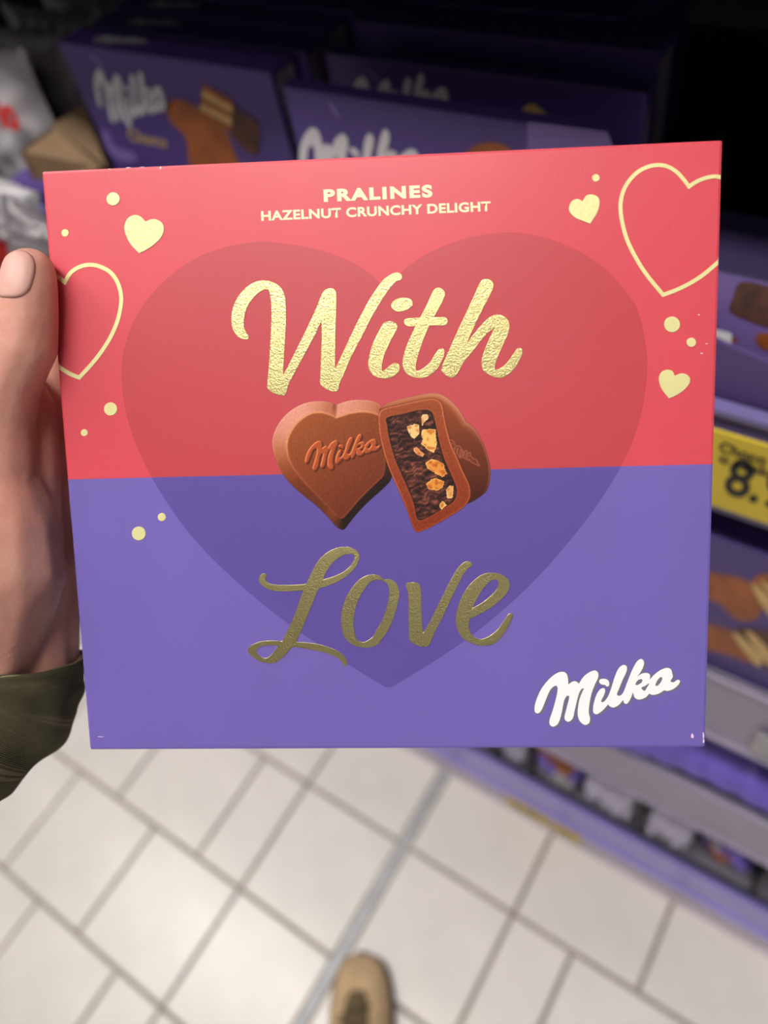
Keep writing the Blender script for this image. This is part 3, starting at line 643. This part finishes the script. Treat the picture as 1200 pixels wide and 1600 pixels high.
# ------------------------------------------------------------------ printed pralines: a flat colour print computed per vertex
def seg_dist(X, Y, poly):
    P = np.array(poly); Q = np.roll(P, -1, 0); d2 = np.full(X.shape, 1e9); inside = np.zeros(X.shape, bool)
    for (ax, ay), (bx, by) in zip(P, Q):
        vx, vy = bx - ax, by - ay; t = np.clip(((X - ax) * vx + (Y - ay) * vy) / (vx * vx + vy * vy + 1e-9), 0, 1)
        d2 = np.minimum(d2, (X - ax - t * vx) ** 2 + (Y - ay - t * vy) ** 2)
        if by != ay: inside ^= ((ay > Y) != (by > Y)) & (X < (bx - ax) * (Y - ay) / (by - ay) + ax)
    d = np.sqrt(d2); return np.where(inside, -d, d)
def vnoise(X, Y, seed):
    rng = np.random.default_rng(seed); T_ = rng.random((64, 64)); xi, yi = np.floor(X).astype(int), np.floor(Y).astype(int); fx, fy = X - xi, Y - yi
    fx, fy = fx * fx * (3 - 2 * fx), fy * fy * (3 - 2 * fy); g = lambda a, b_: T_[a % 64, b_ % 64]
    return (g(xi, yi) * (1 - fx) + g(xi + 1, yi) * fx) * (1 - fy) + (g(xi, yi + 1) * (1 - fx) + g(xi + 1, yi + 1) * fx) * fy
def ss(a, b_, x):
    t = np.clip((x - a) / (b_ - a), 0, 1); return t * t * (3 - 2 * t)
class Pic:
    def __init__(s, x0, y0, x1, y1, step):
        s.xs, s.ys = np.arange(x0, x1 + .01, step), np.arange(y0, y1 + .01, step); s.X, s.Y = np.meshgrid(s.xs, s.ys)
        s.C = np.zeros(s.X.shape + (3,)); s.A = np.zeros(s.X.shape); s.step = step
    def over(s, a, col):
        a = np.asarray(a)[..., None]; s.C = s.C * (1 - a) + np.asarray(col, float) * a
    def build(s, name, lift):
        ny, nx = s.X.shape; idx = np.arange(ny * nx).reshape(ny, nx)
        keep = (np.maximum.reduce([s.A[:-1, :-1], s.A[1:, :-1], s.A[:-1, 1:], s.A[1:, 1:]]) > 0.004)
        q = np.stack([idx[:-1, :-1], idx[:-1, 1:], idx[1:, 1:], idx[1:, :-1]], -1)[keep][:, ::-1]
        used, inv = np.unique(q, return_inverse=True); q = inv.reshape(-1, 4)
        xy = np.stack([s.X.ravel()[used], s.Y.ravel()[used]], -1)
        co = [(lambda f: (f[0], FRONT - lift, f[1]))(face(x, y)) for x, y in xy]
        me = bpy.data.meshes.new(name); me.from_pydata(co, [], q.tolist()); me.update()
        c = np.clip(s.C.reshape(-1, 3)[used], 0, 255) / 255; c = np.where(c <= 0.04045, c / 12.92, ((c + 0.055) / 1.055) ** 2.4)
        at = me.color_attributes.new('print', 'FLOAT_COLOR', 'POINT')
        at.data.foreach_set('color', np.concatenate([c, s.A.ravel()[used][:, None]], 1).astype(np.float32).ravel())
        m = bpy.data.materials.new(name); m.use_nodes = True; n = m.node_tree; b_ = n.nodes['Principled BSDF']; b_.inputs['Roughness'].default_value = 0.45; b_.inputs['Specular IOR Level'].default_value = 0.25
        a_ = n.nodes.new('ShaderNodeVertexColor'); a_.layer_name = 'print'
        n.links.new(a_.outputs['Color'], b_.inputs['Base Color']); n.links.new(a_.outputs['Alpha'], b_.inputs['Alpha'])
        return link(name, me, m, BX)
GAIN = 1.12                                            # the photo shows the print under dimmer light than full white
c5 = lambda p: tf(p, 6.486, 415, 610)
ho = smooth_outline(c5([(715,147,1),(650,122),(560,110),(450,118),(350,150),(250,210),(160,300),(100,400),(70,500),(72,580),(95,670),(130,760),(200,880),(300,990),(420,1090),(520,1170),(640,1290),(720,1380),(770,1410),(800,1405),(850,1340),(950,1220),(1060,1110),(1200,985),(1270,900),(1300,700),(1240,280),(1160,150),(1080,110),(980,98),(880,100),(790,120)]))
hi = smooth_outline(c5([(715,268,1),(640,235),(560,215),(450,230),(330,310),(260,400),(215,500),(210,600),(240,720),(330,860),(480,1030),(640,1190),(760,1300),(830,1250),(950,1110),(1100,960),(1200,850),(1210,600),(1180,280),(1100,225),(980,208),(850,225),(780,248)]))
P = Pic(424, 622, 620, 832, 0.8); X, Y = P.X, P.Y
do, di = seg_dist(X, Y, ho), seg_dist(X, Y, hi)
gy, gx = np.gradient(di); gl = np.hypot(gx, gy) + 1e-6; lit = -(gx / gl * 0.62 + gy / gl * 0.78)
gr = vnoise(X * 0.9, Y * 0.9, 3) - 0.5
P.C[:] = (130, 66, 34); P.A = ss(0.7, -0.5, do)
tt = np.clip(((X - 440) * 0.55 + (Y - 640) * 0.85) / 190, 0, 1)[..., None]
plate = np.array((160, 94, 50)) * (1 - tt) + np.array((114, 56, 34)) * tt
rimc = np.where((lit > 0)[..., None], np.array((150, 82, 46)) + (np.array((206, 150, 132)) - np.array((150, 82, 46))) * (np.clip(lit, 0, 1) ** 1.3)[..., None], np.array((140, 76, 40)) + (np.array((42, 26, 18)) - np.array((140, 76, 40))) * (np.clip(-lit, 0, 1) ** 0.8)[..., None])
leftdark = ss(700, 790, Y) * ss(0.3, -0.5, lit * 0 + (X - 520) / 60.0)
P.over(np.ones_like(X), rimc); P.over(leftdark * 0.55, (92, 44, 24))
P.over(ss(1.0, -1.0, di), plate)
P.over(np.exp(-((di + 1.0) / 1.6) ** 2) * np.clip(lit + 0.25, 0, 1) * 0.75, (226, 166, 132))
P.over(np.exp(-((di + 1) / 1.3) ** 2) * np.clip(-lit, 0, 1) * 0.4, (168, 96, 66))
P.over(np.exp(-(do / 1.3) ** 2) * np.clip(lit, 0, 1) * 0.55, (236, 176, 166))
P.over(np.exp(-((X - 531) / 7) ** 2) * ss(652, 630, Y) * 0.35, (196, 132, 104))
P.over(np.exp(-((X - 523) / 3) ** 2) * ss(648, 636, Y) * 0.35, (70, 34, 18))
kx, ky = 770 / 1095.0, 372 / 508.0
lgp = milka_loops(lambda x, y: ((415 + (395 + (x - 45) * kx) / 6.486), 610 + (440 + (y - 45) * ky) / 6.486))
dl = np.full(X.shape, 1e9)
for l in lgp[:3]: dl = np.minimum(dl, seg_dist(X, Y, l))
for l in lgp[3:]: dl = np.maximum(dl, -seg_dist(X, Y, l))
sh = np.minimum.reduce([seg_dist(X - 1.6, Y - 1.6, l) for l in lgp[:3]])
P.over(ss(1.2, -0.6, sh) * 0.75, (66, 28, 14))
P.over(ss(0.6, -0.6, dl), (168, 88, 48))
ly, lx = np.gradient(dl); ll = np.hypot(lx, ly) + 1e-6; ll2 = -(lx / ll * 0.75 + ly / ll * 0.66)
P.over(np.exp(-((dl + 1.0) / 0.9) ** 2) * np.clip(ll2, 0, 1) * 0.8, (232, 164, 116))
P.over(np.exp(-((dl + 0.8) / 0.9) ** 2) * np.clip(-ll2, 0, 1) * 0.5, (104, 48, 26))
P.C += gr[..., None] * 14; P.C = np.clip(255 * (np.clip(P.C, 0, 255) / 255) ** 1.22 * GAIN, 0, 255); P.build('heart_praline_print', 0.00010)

c7 = lambda p: tf(p, 6.0, 580, 605)
bo = smooth_outline(c7([(80,220),(100,180),(180,140),(350,95),(520,60),(620,58),(680,80),(760,140),(830,220),(888,325,1),(940,360),(1000,430),(1050,530),(1090,640),(1115,760),(1110,880),(1080,970),(1000,1040),(900,1090),(700,1100),(300,500)]))
cf = smooth_outline(c7([(75,245),(110,205),(250,170),(450,125),(570,108),(630,125),(665,170),(680,260),(710,400),(750,540),(800,650),(860,790),(920,920),(930,1000),(915,1060),(860,1130),(740,1210),(560,1310),(470,1350),(430,1358),(395,1320),(330,1140),(240,930),(170,770),(120,620),(80,450),(68,330)]))
fl = smooth_outline(c7([(145,290),(300,250),(450,215),(530,215),(570,240),(600,330),(630,480),(680,660),(740,800),(800,950),(795,1020),(760,1080),(650,1150),(520,1225),(450,1245),(425,1210),(400,1090),(340,940),(270,780),(220,660),(170,480),(150,350)]))
P = Pic(588, 610, 772, 836, 0.7); X, Y = P.X, P.Y
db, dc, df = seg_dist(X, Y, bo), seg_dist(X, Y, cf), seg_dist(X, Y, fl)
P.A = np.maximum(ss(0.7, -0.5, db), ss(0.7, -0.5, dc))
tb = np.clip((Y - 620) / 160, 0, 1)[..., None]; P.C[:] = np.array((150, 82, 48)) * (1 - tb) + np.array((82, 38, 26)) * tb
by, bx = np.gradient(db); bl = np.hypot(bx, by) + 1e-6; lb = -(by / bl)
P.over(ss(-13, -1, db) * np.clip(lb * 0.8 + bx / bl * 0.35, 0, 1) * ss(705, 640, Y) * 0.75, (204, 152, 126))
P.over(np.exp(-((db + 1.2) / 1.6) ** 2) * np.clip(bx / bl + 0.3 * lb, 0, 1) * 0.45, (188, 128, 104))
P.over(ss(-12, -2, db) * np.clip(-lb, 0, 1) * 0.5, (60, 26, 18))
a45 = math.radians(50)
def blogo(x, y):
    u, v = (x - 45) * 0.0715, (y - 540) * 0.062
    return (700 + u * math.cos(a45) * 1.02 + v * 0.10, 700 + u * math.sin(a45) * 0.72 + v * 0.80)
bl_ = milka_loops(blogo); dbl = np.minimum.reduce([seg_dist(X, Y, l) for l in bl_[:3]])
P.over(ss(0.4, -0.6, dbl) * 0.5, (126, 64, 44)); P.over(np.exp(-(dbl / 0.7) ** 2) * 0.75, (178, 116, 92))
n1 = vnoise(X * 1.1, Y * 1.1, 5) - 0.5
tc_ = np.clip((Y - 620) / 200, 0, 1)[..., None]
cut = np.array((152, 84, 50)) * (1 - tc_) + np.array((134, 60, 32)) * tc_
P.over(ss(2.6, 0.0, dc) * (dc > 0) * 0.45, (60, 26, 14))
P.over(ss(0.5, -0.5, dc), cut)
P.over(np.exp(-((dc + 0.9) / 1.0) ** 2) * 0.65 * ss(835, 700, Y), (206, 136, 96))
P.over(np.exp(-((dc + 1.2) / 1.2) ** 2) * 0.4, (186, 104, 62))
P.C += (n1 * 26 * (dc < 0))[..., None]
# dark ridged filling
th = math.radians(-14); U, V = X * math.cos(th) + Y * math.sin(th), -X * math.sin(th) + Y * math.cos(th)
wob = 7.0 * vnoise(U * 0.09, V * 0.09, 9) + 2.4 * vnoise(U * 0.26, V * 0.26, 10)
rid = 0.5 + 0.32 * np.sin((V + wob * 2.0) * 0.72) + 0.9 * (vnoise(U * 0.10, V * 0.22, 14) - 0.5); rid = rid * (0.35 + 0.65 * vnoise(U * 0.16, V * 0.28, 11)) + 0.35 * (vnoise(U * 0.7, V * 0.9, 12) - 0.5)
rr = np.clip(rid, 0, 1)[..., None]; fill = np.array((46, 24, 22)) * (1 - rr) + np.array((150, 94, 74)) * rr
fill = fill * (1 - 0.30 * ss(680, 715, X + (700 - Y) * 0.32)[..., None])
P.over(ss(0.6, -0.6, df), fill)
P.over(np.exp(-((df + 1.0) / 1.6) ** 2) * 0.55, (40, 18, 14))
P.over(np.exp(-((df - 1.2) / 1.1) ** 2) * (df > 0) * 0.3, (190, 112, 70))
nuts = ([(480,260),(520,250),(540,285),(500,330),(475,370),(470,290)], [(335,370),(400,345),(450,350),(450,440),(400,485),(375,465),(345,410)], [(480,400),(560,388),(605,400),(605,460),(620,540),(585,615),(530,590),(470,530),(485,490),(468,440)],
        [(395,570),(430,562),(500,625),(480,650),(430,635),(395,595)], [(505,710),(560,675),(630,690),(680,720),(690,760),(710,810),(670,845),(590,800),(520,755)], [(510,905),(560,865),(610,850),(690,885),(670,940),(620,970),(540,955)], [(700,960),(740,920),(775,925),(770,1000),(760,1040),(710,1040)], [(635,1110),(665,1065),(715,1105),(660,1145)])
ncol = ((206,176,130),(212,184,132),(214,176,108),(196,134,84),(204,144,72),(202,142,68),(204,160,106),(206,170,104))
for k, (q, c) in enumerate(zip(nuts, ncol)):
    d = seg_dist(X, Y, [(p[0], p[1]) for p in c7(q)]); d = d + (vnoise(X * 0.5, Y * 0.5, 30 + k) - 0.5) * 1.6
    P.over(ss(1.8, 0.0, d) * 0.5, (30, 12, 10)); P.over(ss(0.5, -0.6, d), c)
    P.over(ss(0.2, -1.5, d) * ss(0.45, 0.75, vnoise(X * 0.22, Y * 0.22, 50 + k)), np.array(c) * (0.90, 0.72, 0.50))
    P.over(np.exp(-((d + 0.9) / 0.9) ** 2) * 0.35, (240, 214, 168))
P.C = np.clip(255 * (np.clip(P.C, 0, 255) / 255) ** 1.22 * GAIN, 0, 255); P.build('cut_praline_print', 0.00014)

# ------------------------------------------------------------------ the hand that holds it
def left_depth(py):                                    # camera depth of the box front at its left edge
    t = (py - 267) / (1172 - 267); return D0 / (1 + t * (1 / 1.10570285 - 1))
def hp_(px, py, off):                                  # pixel + distance behind (+) / before (-) the box front
    return at_d(px, py, left_depth(py) + off)
def chain(bm, pts):
    """tapered capsules joined: pts = (point, radius)"""
    for (a, ra), (b_, rb) in zip(pts[:-1], pts[1:]):
        n = max(2, int((b_ - a).length / 0.0025))
        for k in range(n + 1):
            t = k / n; t2 = bmesh.ops.create_icosphere(bm, subdivisions=2, radius=ra + (rb - ra) * t, matrix=Matrix.Translation(a.lerp(b_, t)))
def R(px, dep=0.25): return px * dep / F_
PE = empty('person', hp_(10, 1000, 0.01), 'person holding the praline box by its left edge, olive knit sleeve', 'person')
bm = bmesh.new()
chain(bm, [(hp_(47, 427, -0.0062), R(38)), (hp_(45, 452, -0.0065), R(42)), (hp_(43, 495, -0.0060), R(45)), (hp_(36, 540, -0.0050), R(51)), (hp_(12, 592, -0.003), R(51)), (hp_(0, 660, 0.0), R(53)), (hp_(0, 750, 0.002), R(58)), (hp_(2, 820, 0.004), R(88)), (hp_(0, 890, 0.006), R(103)), (hp_(-8, 950, 0.009), R(94)), (hp_(-16, 1030, 0.016), R(84)), (hp_(-10, 1090, 0.021), R(82))])
chain(bm, [(hp_(88, y_, BT + R(r_) + 0.0012), R(r_)) for y_, r_ in ((560, 38), (660, 42), (760, 44), (860, 44), (960, 42), (1060, 40))])
chain(bm, [(hp_(40, y_, 0.026), R(46)) for y_ in (590, 760, 900, 1060)])
chain(bm, [(hp_(0, 600, 0.014), R(58)), (hp_(38, 640, 0.013), R(50)), (hp_(46, 720, 0.013), R(50)), (hp_(40, 800, 0.014), R(56)), (hp_(52, 960, 0.022), R(60)), (hp_(60, 1050, 0.025), R(62))])
chain(bm, [(hp_(-60, 620, 0.010), R(70)), (hp_(-70, 760, 0.012), R(90)), (hp_(-46, 900, 0.014), R(94)), (hp_(-20, 1030, 0.022), R(76))])
for (y0, y1, ln, k) in ((610, 575, 300, 0), (690, 680, 330, 1), (775, 785, 300, 2), (855, 885, 230, 3)):
    rr_ = (40, 42, 40, 35)[k]; d_ = BT + R(rr_) + 0.0006
    chain(bm, [(hp_(-30, y0 + 20, 0.018), R(rr_ + 8)), (hp_(70, y0, d_ + 0.003), R(rr_ + 3)), (hp_(70 + ln * 0.5, (y0 + y1) / 2, d_ + 0.003), R(rr_)), (hp_(70 + ln * 0.8, y1, d_), R(rr_ - 3)), (hp_(70 + ln, y1, d_ - 0.001), R(rr_ - 6))])
me = bpy.data.meshes.new('h'); bm.to_mesh(me); bm.free(); tmp = bpy.data.objects.new('h', me); COL.objects.link(tmp)
md = tmp.modifiers.new('r', 'REMESH'); md.mode = 'VOXEL'; md.voxel_size = 0.0011
ms = tmp.modifiers.new('s', 'SMOOTH'); ms.factor = 0.6; ms.iterations = 9
bpy.context.view_layer.update()
me2 = bpy.data.meshes.new_from_object(tmp.evaluated_get(bpy.context.evaluated_depsgraph_get())); bpy.data.objects.remove(tmp)
me2.transform(root_inv(PE)); hand = link('hand', me2, M['skin'], PE, True)
# thumb nail: a thin curved plate on the far left of the thumb tip
from mathutils.bvhtree import BVHTree
hmw = PE.matrix_basis; bvh = BVHTree.FromPolygons([hmw @ v.co for v in me2.vertices], [tuple(p.vertices) for p in me2.polygons])
nc, nn, _, _ = bvh.ray_cast(CAM, ray(15, 424).normalized())
nl = (UP * 0.985 + RIGHT * 0.12); nl = (nl - nn * nl.dot(nn)).normalized(); nw = nn.cross(nl)
V, F = [], []
NR, NA_ = 10, 36
for i in range(NR + 1):
    for j in range(NA_ if i else 1):
        a_ = math.tau * j / NA_; ca, sa = math.cos(a_), math.sin(a_); k_ = (abs(ca) ** 2.7 + abs(sa) ** 2.7) ** (-1 / 2.7) * i / NR
        u, v = ca * k_ * 0.0072, sa * k_ * 0.0060
        q = nc + nl * u + nw * v; h = bvh.ray_cast(q + nn * 0.004, -nn, 0.02)[0]
        base_ = (h - q).dot(nn) if h else -0.004
        flat_ = -0.0030 * (v / 0.0060) ** 2 - 0.0009 * (u / 0.0072) ** 2
        V.append(q + nn * (max(base_, flat_ - 0.0006) + 0.00025 - 0.0004 * max(0, i / NR - 0.8) / 0.2))
for j in range(NA_):
    F.append((0, 1 + j, 1 + (j + 1) % NA_))
    for i in range(NR - 1): F.append((1 + i * NA_ + j, 1 + (i + 1) * NA_ + j, 1 + (i + 1) * NA_ + (j + 1) % NA_, 1 + i * NA_ + (j + 1) % NA_))
nail = mesh_obj('thumb_nail', V, F, M['nail'], hand, True)
so = nail.modifiers.new('t', 'SOLIDIFY'); so.thickness = 0.0007; so.offset = 0
# sweater sleeve: a folded tube from the wrist towards the elbow
path = [(hp_(3, 1032, 0.024), R(126, .27)), (hp_(5, 1055, 0.024), R(126, .27)), (hp_(-6, 1085, 0.022), R(130, .27)), (hp_(-46, 1128, 0.016), R(128, .27)), (hp_(-108, 1178, 0.012), R(130, .265)), (hp_(-190, 1250, 0.010), R(142, .26)), (hp_(-330, 1380, 0.0), R(170, .25)), (hp_(-520, 1560, -0.02), R(215, .24))]
NS, NA = 90, 72; V, F, UVs = [], [], []
for i in range(NS + 1):
    t = i / NS * (len(path) - 1); k = min(int(t), len(path) - 2); f = t - k
    g = lambda q: path[max(0, min(len(path) - 1, q))]
    def cr(a, b_, c, d): return 0.5 * ((2 * b_) + (c - a) * f + (2 * a - 5 * b_ + 4 * c - d) * f * f + (3 * b_ - a - 3 * c + d) * f ** 3)
    c = cr(g(k - 1)[0], g(k)[0], g(k + 1)[0], g(k + 2)[0]); r_ = cr(g(k - 1)[1], g(k)[1], g(k + 1)[1], g(k + 2)[1])
    tan = (g(k + 1)[0] - g(k)[0]).normalized()
    tan = (tan + ((g(k + 2)[0] - g(k + 1)[0]).normalized() * f if k + 2 < len(path) else Vector((0, 0, 0)))).normalized()
    bw = max(0.0, min(1.0, 1.25 - t / 2.6)); tan = (tan * (1 - 0.75 * bw) - UP * (0.8 * bw)).normalized()
    s1 = (RIGHT - tan * RIGHT.dot(tan)).normalized(); s2 = tan.cross(s1)
    for j in range(NA):
        a_ = math.tau * j / NA
        fold = 0.0008 * math.sin(t * 6.2 + 1.6 * math.sin(a_)) * min(1, t / 1.0) + 0.0009 * math.sin(t * 3.7 + 2 * a_) * min(1, t / 2.0) + 0.0003 * math.sin(a_ * 9 + t * 3)
        rad = r_ + fold + (0.0007 if t < 0.9 else 0)
        V.append(c + s1 * (rad * math.cos(a_)) + s2 * (rad * math.sin(a_)))
        UVs.append((j / NA, t * 0.55))
for i in range(NS):
    for j in range(NA):
        F.append((i * NA + j, i * NA + (j + 1) % NA, (i + 1) * NA + (j + 1) % NA, (i + 1) * NA + j))
sl = mesh_obj('sleeve', V, F, M['knit'], PE, True)
uvl = sl.data.uv_layers.new(name='UVMap')
for lp in sl.data.loops: uvl.data[lp.index].uv = UVs[lp.vertex_index]
so = sl.modifiers.new('t', 'SOLIDIFY'); so.thickness = 0.0022; so.offset = -1

# ------------------------------------------------------------------ the photographer's shoe
toe = at_z(562, 1488, 0.035); heel_dir = at_z(561, 1600, 0.035) - toe; heel_dir.z = 0; heel_dir.normalize(); sd = Vector((heel_dir.y, -heel_dir.x, 0))
if sd.dot(RIGHT) < 0: sd = -sd
base = Vector((toe.x, toe.y, 0.0))
SHOE = empty('suede_shoe', base + heel_dir * 0.13, 'tan suede shoe with a rounded toe on the tiled floor at the bottom', 'shoe')
# s along the shoe, half width, top height, centre shift
prof = [(0.0, 0.010, 0.026), (0.004, 0.022, 0.034), (0.012, 0.031, 0.041), (0.025, 0.038, 0.047), (0.045, 0.043, 0.052), (0.07, 0.046, 0.058), (0.10, 0.046, 0.068), (0.13, 0.043, 0.080), (0.17, 0.038, 0.092), (0.22, 0.035, 0.098), (0.26, 0.033, 0.098), (0.285, 0.026, 0.092), (0.295, 0.012, 0.080)]
def loft(bm, prof, z0, fz, fw, NA=20):
    rings = []
    for (s_, hw, ht) in prof:
        ring = []
        for j in range(NA + 1):
            a_ = math.pi * j / NA; x = math.cos(a_); zz = math.sin(a_)
            p = base + heel_dir * s_ + sd * (fw(s_, hw) * math.copysign(abs(x) ** 0.75, x)); p.z = z0 + (fz(s_, ht) - z0) * abs(zz) ** 0.8; ring.append(bm.verts.new(p))
        rings.append(ring)
    for a_, b_ in zip(rings[:-1], rings[1:]):
        for j in range(NA): bm.faces.new((a_[j], a_[j + 1], b_[j + 1], b_[j]))
        bm.faces.new((a_[0], b_[0], b_[-1], a_[-1]))
    bm.faces.new(rings[0]); bm.faces.new(rings[-1][::-1])
bm = bmesh.new(); loft(bm, prof, 0.016, lambda s_, h: h, lambda s_, w_: w_); o = bm_obj('upper', bm, M['suede'], SHOE, True); ss_ = o.modifiers.new('s', 'SUBSURF'); ss_.levels = ss_.render_levels = 1
bm = bmesh.new(); rings = []
for z in (0.0005, 0.016, 0.0185):
    ring = []
    g2 = [(s_, hw) for s_, hw, _ in prof]; g2 = [(-0.004, 0.004)] + g2 + [(0.299, 0.004)]
    for sgn in (1, -1):
        for (s_, hw) in (g2 if sgn > 0 else g2[::-1]):
            p = base + heel_dir * s_ + sd * (sgn * (hw + (0.003 if z < 0.018 else 0.001))); p.z = z; ring.append(bm.verts.new(p))
    rings.append(ring)
for a_, b_ in zip(rings[:-1], rings[1:]):
    for j in range(len(a_)): bm.faces.new((a_[j], a_[(j + 1) % len(a_)], b_[(j + 1) % len(a_)], b_[j]))
bm.faces.new(rings[0]); bm.faces.new(rings[-1])
bm_obj('sole', bm, M['sole'], SHOE)
def top_h(s_):
    for (a_, b_) in zip(prof[:-1], prof[1:]):
        if a_[0] <= s_ <= b_[0]:
            return a_[2] + (b_[2] - a_[2]) * (s_ - a_[0]) / (b_[0] - a_[0])
    return prof[-1][2]
bm = bmesh.new(); rg = []
for s_, hw in ((0.052, 0.008), (0.058, 0.014), (0.07, 0.018), (0.10, 0.020), (0.14, 0.022), (0.17, 0.022)):
    ring = []
    for j in range(9):
        v = j / 4 - 1; p = base + heel_dir * (s_) + sd * (v * hw); p.z = top_h(s_) + 0.0055 - 0.006 * v * v; ring.append(bm.verts.new(p))
    rg.append(ring)
for a_, b_ in zip(rg[:-1], rg[1:]):
    for j in range(8): bm.faces.new((a_[j], a_[j + 1], b_[j + 1], b_[j]))
o = bm_obj('tongue', bm, M['suededark'], SHOE, True); so = o.modifiers.new('t', 'SOLIDIFY'); so.thickness = 0.005; so.offset = -1
for k in range(5):
    s_ = 0.078 + k * 0.018; bm = bmesh.new(); pts = []
    for j in range(9):
        v = j / 4 - 1; p = base + heel_dir * (s_ + 0.006 * v * (1 if k % 2 else -1)) + sd * (v * 0.024); p.z = top_h(s_) + 0.0085 - 0.008 * v * v; pts.append((p, 0.0022))
    for (a_, ra), (b_, rb) in zip(pts[:-1], pts[1:]):
        for t in (0, .5): bmesh.ops.create_icosphere(bm, subdivisions=1, radius=ra, matrix=Matrix.Translation(a_.lerp(b_, t)))
    bm_obj('lace', bm, M['lace'], SHOE, True)
